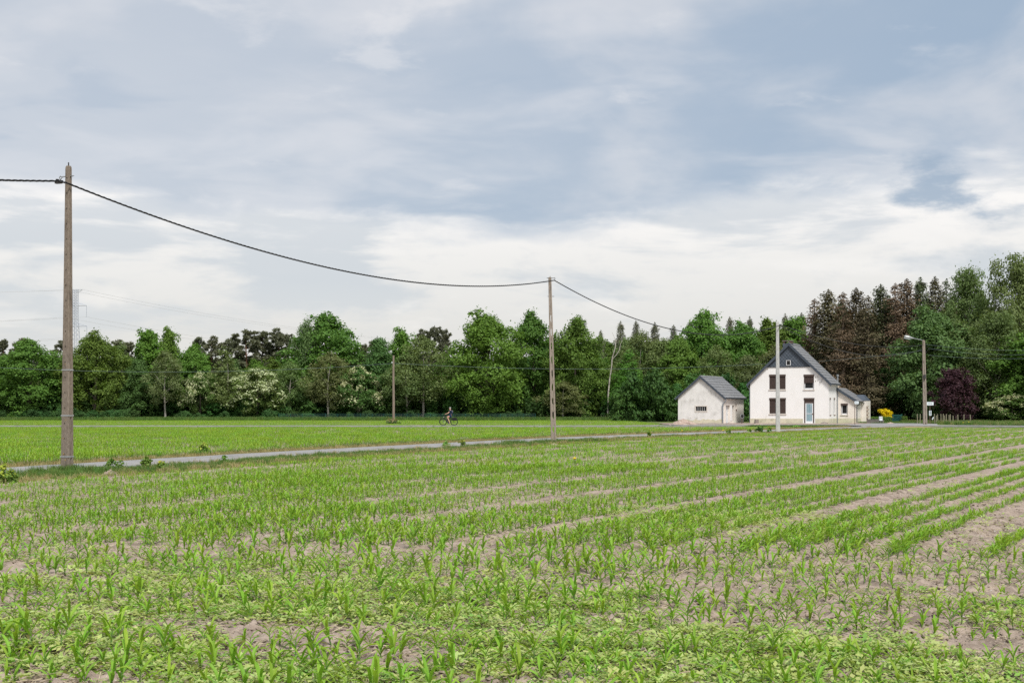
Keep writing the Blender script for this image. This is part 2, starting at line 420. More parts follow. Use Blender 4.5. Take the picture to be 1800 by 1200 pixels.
def inpoly(x, y, poly):
    r = np.zeros(np.shape(x), bool); n = len(poly)
    for i in range(n):
        x0, y0 = poly[i]; x1, y1 = poly[(i + 1) % n]
        if y0 == y1: continue
        c = ((y0 > y) != (y1 > y)) & (x < (x1 - x0) * (y - y0) / (y1 - y0) + x0)
        r ^= c
    return r

# ---------------------------------------------------------------- scatter of uncountable stuff (geometry nodes)
def scatter(name, pos, rot, scl, vi, variants):
    c = bpy.data.collections.new(name + '_source')
    for i, me in enumerate(variants):
        c.objects.link(bpy.data.objects.new('%s_source_%03d' % (name, i), me))
    me = bpy.data.meshes.new(name)
    n = len(pos); me.vertices.add(n)
    me.vertices.foreach_set('co', np.asarray(pos, np.float32).ravel())
    for nm, typ, arr, key in (('rot', 'FLOAT_VECTOR', rot, 'vector'), ('scl', 'FLOAT_VECTOR', scl, 'vector'), ('vi', 'INT', vi, 'value')):
        a = me.attributes.new(nm, typ, 'POINT')
        a.data.foreach_set(key, np.ascontiguousarray(arr, np.float32 if typ != 'INT' else np.int32).ravel())
    me.update()
    o = link(name, me); o['kind'] = 'stuff'
    nt = bpy.data.node_groups.new(name + '_nodes', 'GeometryNodeTree')
    nt.interface.new_socket('Geometry', in_out='INPUT', socket_type='NodeSocketGeometry')
    nt.interface.new_socket('Geometry', in_out='OUTPUT', socket_type='NodeSocketGeometry')
    N, L = nt.nodes, nt.links
    gi = N.new('NodeGroupInput'); go = N.new('NodeGroupOutput')
    ci = N.new('GeometryNodeCollectionInfo'); ci.inputs[0].default_value = c
    ci.inputs['Separate Children'].default_value = True; ci.inputs['Reset Children'].default_value = True
    ip = N.new('GeometryNodeInstanceOnPoints'); ip.inputs['Pick Instance'].default_value = True
    def na(nm, typ):
        a = N.new('GeometryNodeInputNamedAttribute'); a.data_type = typ; a.inputs[0].default_value = nm
        return a.outputs['Attribute']
    er = N.new('FunctionNodeEulerToRotation')
    L.new(gi.outputs[0], ip.inputs['Points']); L.new(ci.outputs[0], ip.inputs['Instance'])
    L.new(na('vi', 'INT'), ip.inputs['Instance Index'])
    L.new(na('rot', 'FLOAT_VECTOR'), er.inputs[0]); L.new(er.outputs[0], ip.inputs['Rotation'])
    L.new(na('scl', 'FLOAT_VECTOR'), ip.inputs['Scale'])
    L.new(ip.outputs[0], go.inputs[0])
    md = o.modifiers.new('scatter', 'NODES'); md.node_group = nt
    return o
def flat_scatter(name, xy, variants, smin, smax, z=None, tilt=.08, zs=None, scl=None):
    n = len(xy)
    pos = np.column_stack([xy[:, 0], xy[:, 1], np.zeros(n) if z is None else z])
    rot = np.column_stack([RNG.normal(0, tilt, n), RNG.normal(0, tilt, n), RNG.random(n) * 2 * np.pi])
    s = RNG.uniform(smin, smax, n) if scl is None else scl
    sc = np.column_stack([s, s, s if zs is None else s * zs])
    return scatter(name, pos, rot, sc, RNG.integers(0, len(variants), n), variants)

# ================================================================ GROUND AND ROADS
def resample(P, step=1.5):
    P = [Vector((p[0], p[1])) for p in P]; out = []
    for i in range(len(P) - 1):
        p0 = P[max(i - 1, 0)]; p1 = P[i]; p2 = P[i + 1]; p3 = P[min(i + 2, len(P) - 1)]
        n = max(1, int((p2 - p1).length / step))
        for k_ in range(n):
            t = k_ / n
            out.append(.5 * ((2 * p1) + (p2 - p0) * t + (2 * p0 - 5 * p1 + 4 * p2 - p3) * t * t + (3 * p1 - p0 - 3 * p2 + p3) * t ** 3))
    out.append(P[-1]); return out
def offset(P, d):
    """d > 0 is to the right of the direction of travel; d may be a function of the position"""
    out = []
    for i, p in enumerate(P):
        t = (P[min(i + 1, len(P) - 1)] - P[max(i - 1, 0)]).normalized()
        dd = d(p) if callable(d) else d
        out.append(p + Vector((t.y, -t.x)) * dd)
    return out
def ribbon(name, L_, R_, z0, z1, mat, wob=0.0, seed=0):
    """a flat slab between two edge lines, with small ragged edges"""
    mb = MB(); rr = random.Random(seed)
    n = len(L_)
    A = [Vector((p.x + rr.uniform(-wob, wob), p.y + rr.uniform(-wob, wob))) for p in L_]
    B = [Vector((p.x + rr.uniform(-wob, wob), p.y + rr.uniform(-wob, wob))) for p in R_]
    vs = [(p.x, p.y, z1) for p in A] + [(p.x, p.y, z1 + .02) for p in [(a + b) / 2 for a, b in zip(A, B)]] + [(p.x, p.y, z1) for p in B]
    vs += [(p.x, p.y, z0) for p in A] + [(p.x, p.y, z0) for p in B]
    fs = []
    for i in range(n - 1):
        fs += [(i, i + 1, n + i + 1, n + i), (n + i, n + i + 1, 2 * n + i + 1, 2 * n + i), (3 * n + i, 3 * n + i + 1, i + 1, i), (2 * n + i, 2 * n + i + 1, 4 * n + i + 1, 4 * n + i)]
    mb.add(vs, fs); return structure(name, mb, mat)
def sheet(name, poly, z, mat):
    mb = MB(); vs = [(p[0], p[1], z) for p in poly]
    tr = tessellate_polygon([[Vector(v) for v in vs]])
    mb.add(vs, [tuple(t) for t in tr])
    me = mb.mesh(name, mat)
    o = structure(name, me, mat)
    return o

C_LANE = resample([(-33, -4), (-27, 11), (-20, 27), (-14.3, 41), (-8.05, 57.5), (-2.6, 70), (3.0, 82), (9.2, 93), (16.6, 104.5), (24, 116), (31, 127.5), (37, 137)])
LANE_L = offset(C_LANE, -1.5); LANE_R = offset(C_LANE, 1.6)
sheet('ground', [(-3500, -300), (3500, -300), (3500, 4500), (-3500, 4500)], -.05, M['sand'])
sheet('forest_floor', [(-170, 193.5), (30, 193.5), (30, 168), (160, 150), (220, 262), (-230, 262)], -.034, M['forest_floor'])
sheet('meadow', [(-120, -60), (140, -60), (140, 166), (31, 170), (31, 195), (-160, 195), (-160, 100)], -.022, M['turf'])
ribbon('dry_verge', offset(C_LANE, -3.3), offset(C_LANE, lambda p: 4.6), -.03, -.008, M['dry'], .25, 3)
lane = ribbon('lane', LANE_L, LANE_R, -.03, .035, M['asphalt'], .07, 4)
# the path the cyclist rides on, and the road leaving to the right
PATH_Z = .135
P_PATH = resample([(-120, 131.6), (-60, 131.8), (-20, 132), (4, 132.2), (14, 134.0), (23, 138.2), (33.5, 139.2)], 3)
ribbon('cycle_path', offset(P_PATH, -1.35), offset(P_PATH, 1.35), -.03, PATH_Z - .02, M['asphalt'], .08, 5)
P_ROAD = resample([(31.5, 133.5), (37, 136.2), (42, 134.5), (50, 130), (66, 121), (95, 106)], 2)
ribbon('road', offset(P_ROAD, -2.4), offset(P_ROAD, 1.9), -.03, .10, M['asphalt'], .08, 6)
sheet('driveway', [(33.2, 138.6), (41.5, 137.6), (43.6, 146), (45.5, 152), (44.5, 157.5), (40.2, 158), (36.5, 150), (33.5, 146)], .05, M['asphalt'])
sheet('gravel_yard', [(17.5, 141.3), (24, 142.0), (33, 141.0), (36.3, 146.5), (40.0, 157.4), (39.6, 163), (36.2, 158), (34, 157), (26, 161.5), (23, 161.5), (16.4, 160), (16.0, 150)], .04, M['gravel'])

# ================================================================ FIELDS
ROW_A = math.radians(27.0)
RU = np.array([math.sin(ROW_A), math.cos(ROW_A)]); RV = np.array([math.cos(ROW_A), -math.sin(ROW_A)])
HEAD_A = math.radians(8.5)
HU = np.array([math.cos(HEAD_A), -math.sin(HEAD_A)]); HV = np.array([math.sin(HEAD_A), math.cos(HEAD_A)])
ROW = .70
fl = offset(C_LANE, lambda p: 5.1 if p.y < 90 else 5.1 - min(1.0, (p.y - 90) / 30) * 2.2)
NEAR = [(p.x, p.y) for p in fl if p.y < 121] + [(29.5, 121.5), (38, 124.5), (48, 121.5), (66, 112), (95, 98), (95, -4)]
ll = offset(C_LANE, -2.5)
MIDF = [(p.x, p.y) for p in ll if p.y < 122] + [(24.5, 130.5), (18, 132.8), (4, 129.6), (-110, 129.2), (-110, 40), (-40, -4)]
FARF = [(-150, 134.6), (2, 135.4), (12.5, 139), (15, 144), (15.5, 161), (15, 191), (-150, 191)]
sheet('field_soil_left', MIDF, -.004, M['soil'])
sheet('field_soil_far', FARF, -.004, M['soil'])
def head_lim(x): return 17.3 - .15 * (x - 3)
def soil_z(x, y, amp=1.0):
    v = x * RV[0] + y * RV[1]; w = x * HV[0] + y * HV[1]
    hd = 1 / (1 + np.exp(-(y - head_lim(x)) * 3))
    rowz = np.cos(2 * np.pi * v / ROW) * hd + np.cos(2 * np.pi * w / ROW) * (1 - hd)
    z = .015 * rowz
    z = z + .055 * (fbm(x * 2.2, y * 2.2, 5, 3) - .5) + .085 * np.maximum(fbm(x * 9, y * 9, 9, 3) - .47, 0) * 2 + .055 * np.maximum(fbm(x * 22, y * 22, 13, 2) - .5, 0) * 2
    return .04 + z * amp
ds = 5.0 * (128 / 5.0) ** np.linspace(0, 1, 470); ts = np.linspace(-.75, .75, 460)
GX = ts[None, :] * ds[:, None]; GY = np.repeat(ds[:, None], len(ts), 1)
# relief fades where the grid gets too coarse to hold it
AMP = np.clip(26 / GY, .25, 1)
GZ = soil_z(GX, GY) * AMP
cx = (GX[:-1, :-1] + GX[1:, 1:]) / 2; cy = (GY[:-1, :-1] + GY[1:, 1:]) / 2
near_soil = link('field_soil_near', grid_mesh('field_soil_near', np.stack([GX, GY, GZ], -1), inpoly(cx, cy, NEAR), M['soil']))
near_soil['kind'] = 'structure'
sheet('field_base', NEAR, -.006, M['soil'])

# ---- maize plants
def maize_leaf(rng, az, L, w, h0, a0, a1, seg=4, fold=.3):
    """arched strap leaf as two strips of quads meeting in a keel"""
    pr = []; r = 0; z = h0
    for i in range(seg + 1):
        t = i / seg; a = a0 + (a1 - a0) * t ** 1.4
        pr.append((r, z, w * (.45 + .9 * t) * (1 - t ** 2.2) + .0015))
        r += math.sin(a) * L / seg; z += math.cos(a) * L / seg
    ca, sa = math.cos(az), math.sin(az); q = []
    bend = rng.uniform(-.35, .35)
    def P(r, z, s, lift): 
        o = bend * r * r / L
        return (r * ca - (s + o) * sa, r * sa + (s + o) * ca, z + lift)
    for i in range(seg):
        (r0, z0, w0), (r1, z1, w1) = pr[i], pr[i + 1]
        for sg in (-1, 1):
            a, b = P(r0, z0, 0, 0), P(r1, z1, 0, 0)
            c, d = P(r1, z1, sg * w1 / 2, w1 * fold), P(r0, z0, sg * w0 / 2, w0 * fold)
            q.append([a, b, c, d] if sg < 0 else [a, d, c, b])
    return q
def maize_parts(seed, h=.22, seg=4, nl=6):
    rng = random.Random(seed); leaves = []; base = rng.uniform(0, 6.28)
    for i in range(nl):
        t = i / (nl - 1)
        az = base + math.pi * i + rng.uniform(-.5, .5)
        L = h * (.38 + .62 * math.sin(math.pi * (.12 + .66 * t))) * rng.uniform(.85, 1.15)
        w = .017 + .029 * math.sin(math.pi * (.15 + .7 * t))
        h0 = h * (.10 + .46 * t)
        a0 = .90 - .50 * t; a1 = a0 + rng.uniform(1.1, 2.1) * (1.15 - .40 * t)
        leaves.append(maize_leaf(rng, az, L, w * rng.uniform(.85, 1.2), h0, a0, a1, seg))
    st = MB().tube([(0, 0, -.03), (0, 0, h * .3), (.002, .001, h * .6)], [.0075, .0065, .003], 5, caps=False)
    return st, leaves
PLANT_V = []
for i in range(7):
    st, lv = maize_parts(100 + i, RNG.uniform(.20, .25), 4, 6 if i % 3 else 5)
    me_s = st.mesh('stem', M['maize_stem'])
    me_l = [quads_mesh('leaf', np.array(q), M['maize_tip'] if (j == 0 and i % 2) else M['maize'], np.full(len(q), RNG.random())) for j, q in enumerate(lv)]
    PLANT_V.append((me_s, me_l))
def maize_joined(name, seeds, seg, nl, spacing=0, h=(.19, .26)):
    Q = []; T = []; MI = []
    for k_, sd in enumerate(seeds):
        st, lv = maize_parts(sd, RNG.uniform(*h), seg, nl)
        x0 = (k_ - (len(seeds) - 1) / 2) * spacing + (RNG.normal(0, spacing * .2) if spacing else 0); y0 = RNG.normal(0, .02) if spacing else 0
        for j, q in enumerate(lv):
            q = np.array(q); q[:, :, 0] += x0; q[:, :, 1] += y0
            Q.append(q); T.append(np.full(len(q), RNG.random())); MI.append(np.full(len(q), 1 if (j == 0 and k_ % 2 and RNG.random() < .6) else 0))
        V = np.array(st.v); fq = np.array([V[list(f)] for f in st.f if len(f) == 4]); fq[:, :, 0] += x0; fq[:, :, 1] += y0
        Q.append(fq); T.append(np.full(len(fq), .5)); MI.append(np.full(len(fq), 2))
    return quads_mesh(name, np.concatenate(Q), [M['maize'], M['maize_tip'], M['maize_stem']], np.concatenate(T), np.concatenate(MI))
SINGLE = [maize_joined('maize_single', [300 + i], 3, 5) for i in range(16)]
CLUMP = [maize_joined('maize_row_piece', [400 + 8 * i + j for j in range(8)], 2, 5, .14) for i in range(8)]

def row_points(poly, U, V_, step, xr, yr, keep=None, jit=.03):
    """points along parallel rows filling a polygon"""
    cs = np.array([(x, y) for x in xr for y in yr]); us = cs @ U; vs = cs @ V_
    vi = np.arange(math.floor(vs.min() / ROW), math.ceil(vs.max() / ROW) + 1) * ROW
    ui = np.arange(us.min(), us.max(), step)
    A, B = np.meshgrid(ui, vi)
    rid = np.round(B / ROW).astype(int); B = B + .40 * ((rid % 4) - 1.5) / -3.0
    A = A + RNG.uniform(-.35, .35, A.shape) * step; B = B + RNG.normal(0, jit, B.shape)
    x = A * U[0] + B * V_[0]; y = A * U[1] + B * V_[1]
    k_ = (x > xr[0]) & (x < xr[1]) & (y > yr[0]) & (y < yr[1]) & inpoly(x, y, poly)
    if keep is not None: k_ &= keep(x, y)
    return np.column_stack([x[k_], y[k_]])
VIS = lambda x, y: np.abs(x) < .43 * y + 4.0
gaps = lambda x, y: RNG.random(x.shape) < .50 + .95 * fbm(x * .35, y * .35, 40, 3)
main = row_points(NEAR, RU, RV, .052, (-32, 52), (8, 126), lambda x, y: VIS(x, y) & (y > head_lim(x)) & gaps(x, y), .016)
head = row_points(NEAR, HU, HV, .10, (-14, 14), (6.5, 20), lambda x, y: VIS(x, y) & (y <= head_lim(x)) & gaps(x, y), .035)
pts = np.concatenate([head, main])
# the three hundred nearest plants in view are things of their own
inv = (np.abs(pts[:, 0]) < .358 * pts[:, 1]) & (pts[:, 1] > 9.25)
order = np.where(inv)[0][np.argsort(pts[inv, 1])][:300]
def vigour(x, y): return .42 + .95 * fbm(x * .22, y * .22, 60, 3)
first = {}
for n_, i in enumerate(order):
    x, y = pts[i]; v = int(RNG.integers(0, len(PLANT_V))); s = float(vigour(x, y) * RNG.uniform(.58, 1.0))
    z = float(soil_z(np.array(x), np.array(y)))
    r = thing('maize_plant', 'young green maize plant among the nearest rows in the foreground', 'maize plant', (x, y, z - .005), float(RNG.uniform(0, 6.28)), 'nearest young maize plants in the foreground')
    r.scale = (s, s, s * float(RNG.uniform(.9, 1.15))); r.rotation_euler = (float(RNG.normal(0, .08)), float(RNG.normal(0, .08)), r.rotation_euler.z)
    link('stem', PLANT_V[v][0], r)
    for me in PLANT_V[v][1]: link('leaf', me, r)
FLA = np.array([(p.x, p.y) for p in fl])
def edge_dist(q): return np.min(np.hypot(q[:, 0][:, None] - FLA[None, :, 0], q[:, 1][:, None] - FLA[None, :, 1]), 1)
rest = np.delete(pts, order, 0)
rest = rest[rest[:, 1] < 42]
far_near = row_points(NEAR, RU, RV, .86, (-32, 60), (42, 126), lambda x, y: VIS(x, y) & (RNG.random(x.shape) < .68 + .70 * fbm(x * .09, y * .09, 93, 4)), .02)
zz = soil_z(rest[:, 0], rest[:, 1]) * np.clip(26 / rest[:, 1], .25, 1)
flat_scatter('maize_rows', rest, SINGLE, 1, 1, zz - .005, .08, scl=vigour(rest[:, 0], rest[:, 1]) * RNG.uniform(.72, 1.22, len(rest)) * np.where(rest[:, 1] > head_lim(rest[:, 0]), .69, .80) * np.clip(.55 + .45 * (edge_dist(rest) - .5) / 5.0, .55, 1))
def clump_scatter(name, xy, ang, smin, smax, meshes=CLUMP):
    n = len(xy)
    rot = np.column_stack([np.zeros(n), np.zeros(n), ang + RNG.normal(0, .03, n) + np.where(RNG.random(n) < .5, 0, np.pi)])
    s = RNG.uniform(smin, smax, n) * vigour(xy[:, 0], xy[:, 1]) * np.clip(1.25 - xy[:, 1] / 230, .62, 1) * (1 - .45 * np.exp(-((xy[:, 1] - 128) / 9) ** 2))
    return scatter(name, np.column_stack([xy, np.full(n, .005)]), rot, np.column_stack([np.full(n, 1.0), s, s]), RNG.integers(0, len(meshes), n), meshes)
clump_scatter('maize_rows_beyond', far_near, math.pi / 2 - ROW_A, .55, .78)
mid_pts = row_points(MIDF, RU, RV, 1.0, (-62, 30), (38, 131), lambda x, y: VIS(x, y) & (RNG.random(x.shape) < .45 + .95 * fbm(x * .09, y * .09, 91, 4)), .04)
clump_scatter('maize_rows_left_of_lane', mid_pts, math.pi / 2 - ROW_A, .8, 1.1)
far_pts = row_points(FARF, np.array([1.0, 0.0]), np.array([0.0, 1.0]), 1.0, (-90, 17), (134, 191), lambda x, y: VIS(x, y) & (RNG.random(x.shape) < .40 + .95 * fbm(x * .09, y * .09, 92, 4)), .05)
clump_scatter('maize_rows_by_the_wood', far_pts, 0.0, .55, .75)

# ---- weeds between the nearest plants, clods and stones
def weed_mesh(seed, n, R, lw, mat):
    rng = np.random.default_rng(seed); Q = []
    for i in range(n):
        a = rng.random() * 6.28; r = R * rng.random() ** .6; L = lw * rng.uniform(.7, 1.3); W = L * rng.uniform(.45, .7)
        c = np.array([r * np.cos(a), r * np.sin(a), .012 + .05 * (1 - r / R) * rng.random() + .02 * rng.random()])
        a2 = a + rng.normal(0, .9); t = np.array([np.cos(a2), np.sin(a2), rng.normal(.10, .26)]); b = np.array([-np.sin(a2), np.cos(a2), rng.normal(0, .22)])
        m_ = c + t * L * .55
        Q.append([c, m_ - b * W / 2, c + t * L, m_ + b * W / 2])
    return quads_mesh('weed_tuft', np.array(Q), mat, rng.random(n))
WEEDS = [weed_mesh(i, (26, 16, 34)[i % 3], (.10, .07, .12)[i % 3], (.036, .046, .028)[i % 3], M['weed'] if i % 4 else M['weed_dark']) for i in range(12)]
n = 170000
wx = RNG.uniform(-16, 16, n); wy = 7 + 33 * RNG.random(n) ** 1.8
fm = fbm(wx * .55, wy * .55, 77, 4)
dens = np.clip((fm - .33) * 5.5, 0, 1) * np.clip((16.4 - .30 * wx - wy) / 4.0, 0.0, 1)
dens = np.maximum(dens, np.clip(1.25 - np.hypot((wx - 3.3) / 2.2, (wy - 22.5) / 3.0), 0, 1) * .55)
dens = np.maximum(dens, .05 * np.clip((fm - .45) * 6, 0, 1))
kk = (RNG.random(n) < dens) & VIS(wx, wy) & inpoly(wx, wy, NEAR)
wxy = np.column_stack([wx, wy])[kk]
flat_scatter('weed_cover', wxy, WEEDS, .6, 1.35, soil_z(wxy[:, 0], wxy[:, 1]) - .008, .12)
def clod_mesh(seed, mat, fl_=.7):
    rng = random.Random(seed); mb = MB(); vs = []
    for z, rr in ((-.3, .7), (.2, 1.0), (.75, .55)):
        for j in range(5):
            a = j * 1.2566 + z; r = rr * rng.uniform(.7, 1.25); vs.append((r * math.cos(a) * .5, r * math.sin(a) * .5, z * .5 * fl_ + rng.uniform(-.06, .06)))
    fs = [(i * 5 + j, i * 5 + (j + 1) % 5, i * 5 + 5 + (j + 1) % 5, i * 5 + 5 + j) for i in range(2) for j in range(5)] + [(10, 11, 12, 13, 14)]
    return mb.add(vs, fs).mesh('clod', mat)
CLODS = [clod_mesh(i, M['clod']) for i in range(5)]
n = 60000; cy_ = 7 + 30 * RNG.random(n) ** 1.5; cx_ = RNG.uniform(-.42, .42, n) * cy_
kk = inpoly(cx_, cy_, NEAR); cxy = np.column_stack([cx_, cy_])[kk]
flat_scatter('soil_clods', cxy, CLODS, 1, 1, soil_z(cxy[:, 0], cxy[:, 1]) * np.clip(26 / cxy[:, 1], .25, 1), .3, scl=.012 + .05 * RNG.random(len(cxy)) ** 3)
n = 2600; cy_ = 8 + 40 * RNG.random(n) ** 1.3; cx_ = RNG.uniform(-.40, .40, n) * cy_
kk = inpoly(cx_, cy_, NEAR); cxy = np.column_stack([cx_, cy_])[kk]
flat_scatter('field_stones', cxy, [clod_mesh(40 + i, M['stone'], .5) for i in range(3)], .010, .036, soil_z(cxy[:, 0], cxy[:, 1]) * np.clip(26 / cxy[:, 1], .25, 1) + .004, .3)

STRAW = []
for i in range(4):
    mb = MB(); rr = random.Random(i)
    for _ in range(5):
        a = rr.random() * 6.28; L = rr.uniform(.04, .12); x, y = rr.uniform(-.12, .12), rr.uniform(-.12, .12)
        mb.tube([(x, y, .004), (x + L * math.cos(a), y + L * math.sin(a), .008 + rr.uniform(0, .02))], .003, 3)
    STRAW.append(mb.mesh('straw', M['straw']))
n = 5000; cy_ = 7 + 26 * RNG.random(n) ** 1.4; cx_ = RNG.uniform(-.42, .42, n) * cy_
kk = inpoly(cx_, cy_, NEAR); cxy = np.column_stack([cx_, cy_])[kk]
flat_scatter('straw_bits', cxy, STRAW, .6, 1.3, soil_z(cxy[:, 0], cxy[:, 1]) * np.clip(26 / cxy[:, 1], .25, 1) + .004, .1)

# ---- grass of the verges
def tuft_mesh(seed, n, R, h, w, mat, lean=.5):
    rng = np.random.default_rng(seed); Q = []
    for i in range(n):
        a = rng.random() * 6.28; r = R * rng.random() ** .5; L = h * rng.uniform(.5, 1.2)
        b0 = np.array([r * np.cos(a), r * np.sin(a), -.02]); a2 = rng.random() * 6.28
        d = np.array([np.cos(a2), np.sin(a2), 0]) * lean * rng.random(); s = np.array([-np.sin(a2), np.cos(a2), 0]) * w / 2
        m1 = b0 + np.array([0, 0, L * .6]) + d * L * .35; tip = b0 + np.array([0, 0, L * .9]) + d * L
        Q.append([b0 - s, b0 + s, m1 + s * .8, m1 - s * .8]); Q.append([m1 - s * .8, m1 + s * .8, tip + s * .1, tip - s * .1])
    return quads_mesh('grass_tuft', np.array(Q), mat, np.repeat(rng.random(n), 2))
GRASS = [tuft_mesh(i, 26, .16, .22, .012, M['grass'] if i % 2 else M['grass_lush']) for i in range(6)]
DRYG = [tuft_mesh(20 + i, 22, .18, .16, .010, M['grass_dry'], .9) for i in range(4)]
TALL = [tuft_mesh(40 + i, 30, .3, .55, .022, M['grass_lush'] if i % 3 else M['grass'], .6) for i in range(6)]
def strip_points(line, d0, d1, dens, y0=-5, y1=200):
    out = []
    A = [p for p in line]
    L0, L1 = offset(A, d0), offset(A, d1)
    for i in range(len(A) - 1):
        if not (y0 < A[i].y < y1): continue
        ar = (A[i + 1] - A[i]).length * abs(d1 - d0); m_ = RNG.poisson(ar * dens)
        for _ in range(m_):
            t, s = RNG.random(), RNG.random()
            p = (L0[i] * (1 - t) + L0[i + 1] * t) * (1 - s) + (L1[i] * (1 - t) + L1[i + 1] * t) * s
            out.append((p.x, p.y))
    return np.array(out)
g1 = np.concatenate([strip_points(C_LANE, 1.6, 3.3, 26, 24, 130), strip_points(C_LANE, 3.0, 4.6, 12, 24, 126)])
g1 = g1[RNG.random(len(g1)) < np.clip(fbm(g1[:, 0] * .9, g1[:, 1] * .9, 21, 3) * 3.4 - .85, .12, 1)]
flat_scatter('verge_grass', g1, GRASS, .5, 1, None, .12, scl=(.38 + 1.05 * fbm(g1[:, 0] * .7, g1[:, 1] * .7, 22, 3) ** 1.5) * RNG.uniform(.6, 1.2, len(g1)) * np.clip(1.25 - g1[:, 1] / 130, .45, 1))
g2 = np.concatenate([strip_points(C_LANE, -2.6, -1.6, 22, 24, 130), strip_points(C_LANE, 3.4, 4.9, 7, 24, 126), strip_points(C_LANE, 1.45, 1.7, 12, 24, 126)])
flat_scatter('verge_dry_grass', g2, DRYG, .6, 1.3, None, .15)
def clump_at(x, y, r, n): a = RNG.random(n) * 6.28; q = r * RNG.random(n) ** .7; return np.column_stack([x + q * np.cos(a), y + q * np.sin(a)])
p1, p2 = gp(118, 829.5), gp(973.3, 777.5)
ft = np.concatenate([clump_at(p1[0], p1[1], .55, 60), clump_at(p1[0] + .9, p1[1] - .3, .7, 60), clump_at(p1[0] + 1.9, p1[1] - .1, .6, 36), clump_at(p1[0] - .6, p1[1] - .6, .5, 14), clump_at(p2[0] - .4, p2[1] - .3, .7, 44), clump_at(p2[0] + .9, p2[1] - .1, .6, 36), clump_at(p2[0] + 2.2, p2[1] + .8, .6, 30), clump_at(p2[0] - 2.2, p2[1] - 2.5, .9, 40)])
flat_scatter('pole_foot_grass', ft, [tuft_mesh(60 + i, 28, .18, .30, .014, M['grass_lush'] if i % 3 else M['grass'], .5) for i in range(5)], .35, .95)
g3 = strip_points(C_LANE, -3.4, -2.3, 14, 24, 130)
flat_scatter('verge_grass_far_side', g3, GRASS, .4, 1.0)
# rough grass along the cyclist's path, the wood's edge and the lamp post
g4 = np.concatenate([strip_points(P_PATH, 1.4, 2.3, 3), strip_points(P_PATH, -2.6, -1.4, 4)])
g4 = g4[g4[:, 0] < 15]
flat_scatter('path_edge_grass', g4, GRASS + DRYG[:2], .35, .75)
def poly_points(poly, n):
    P = np.array(poly); x = RNG.uniform(P[:, 0].min(), P[:, 0].max(), n); y = RNG.uniform(P[:, 1].min(), P[:, 1].max(), n)
    k_ = inpoly(x, y, poly); return np.column_stack([x, y])[k_]
rg = poly_points([(44.8, 138.3), (50, 134.6), (60, 128.5), (78, 118), (80, 165), (46, 170), (46.6, 152)], 14000)
TALLD = [tuft_mesh(50 + i, 24, .3, .6, .018, M['grass_dry'] if i else M['grass'], .6) for i in range(3)]
flat_scatter('rough_grass', rg, TALL + TALLD, .35, .85)
n = 9000; ex = RNG.uniform(-85, 18, n); ey = RNG.uniform(190.2, 196.5, n)
flat_scatter('wood_edge_grass', np.column_stack([ex, ey]), TALL + TALLD[:1], .35, 1.15)
lg = poly_points([(20, 137.2), (29.5, 133.5), (33, 138), (28, 139.2), (16, 138.2)], 5200)
flat_scatter('yard_front_grass', lg, GRASS, .35, .8)
lg2 = poly_points([(40.6, 158), (46, 158), (47, 170), (38, 172), (38.5, 163.5)], 2400)
flat_scatter('garden_lawn_grass', lg2, GRASS, .6, 1.1)

# ================================================================ BUILDINGS
class Frame:
    """local frame of a building: x along its front, y into its depth"""
    def __init__(s, px_left, depth, yaw):
        s.o = np.array([(px_left - 900) / F * depth, depth]); s.a = math.radians(yaw)
        s.ex = np.array([math.cos(s.a), -math.sin(s.a)]); s.ey = np.array([math.sin(s.a), math.cos(s.a)])
    def front(s, px, py, ly=0.0):
        r = np.array([(px - 900) / F, 1.0]); Y = (ly + s.o @ s.ey) / (r @ s.ey); p = r * Y - s.o
        return float(p @ s.ex), EYE + (YH - py) / F * Y
    def side(s, px, py, lx):
        r = np.array([(px - 900) / F, 1.0]); Y = (lx + s.o @ s.ex) / (r @ s.ex); p = r * Y - s.o
        return float(p @ s.ey), EYE + (YH - py) / F * Y
    def root(s, name, label, cat):
        return thing(name, label, cat, (s.o[0], s.o[1], 0), -s.a)

def wall_panel(mb, outer, holes, mapf, depth=.16, mi=0):
    """one wall face with openings and their reveals; mapf(u, v, d) -> local xyz, d = depth into the wall"""
    loops = [[Vector((u, v, 0)) for u, v in outer]] + [[Vector((u, v, 0)) for u, v in h] for h in holes]
    flat = [p for l in loops for p in l]
    mb.add([mapf(p.x, p.y, 0) for p in flat], [tuple(t) for t in tessellate_polygon(loops)], mi)
    for h in holes:
        n = len(h)
        mb.add([mapf(u, v, 0) for u, v in h] + [mapf(u, v, depth) for u, v in h], [(i, (i + 1) % n, n + (i + 1) % n, n + i) for i in range(n)], mi)
def R(u0, v0, u1, v1): return [(u0, v0), (u1, v0), (u1, v1), (u0, v1)]

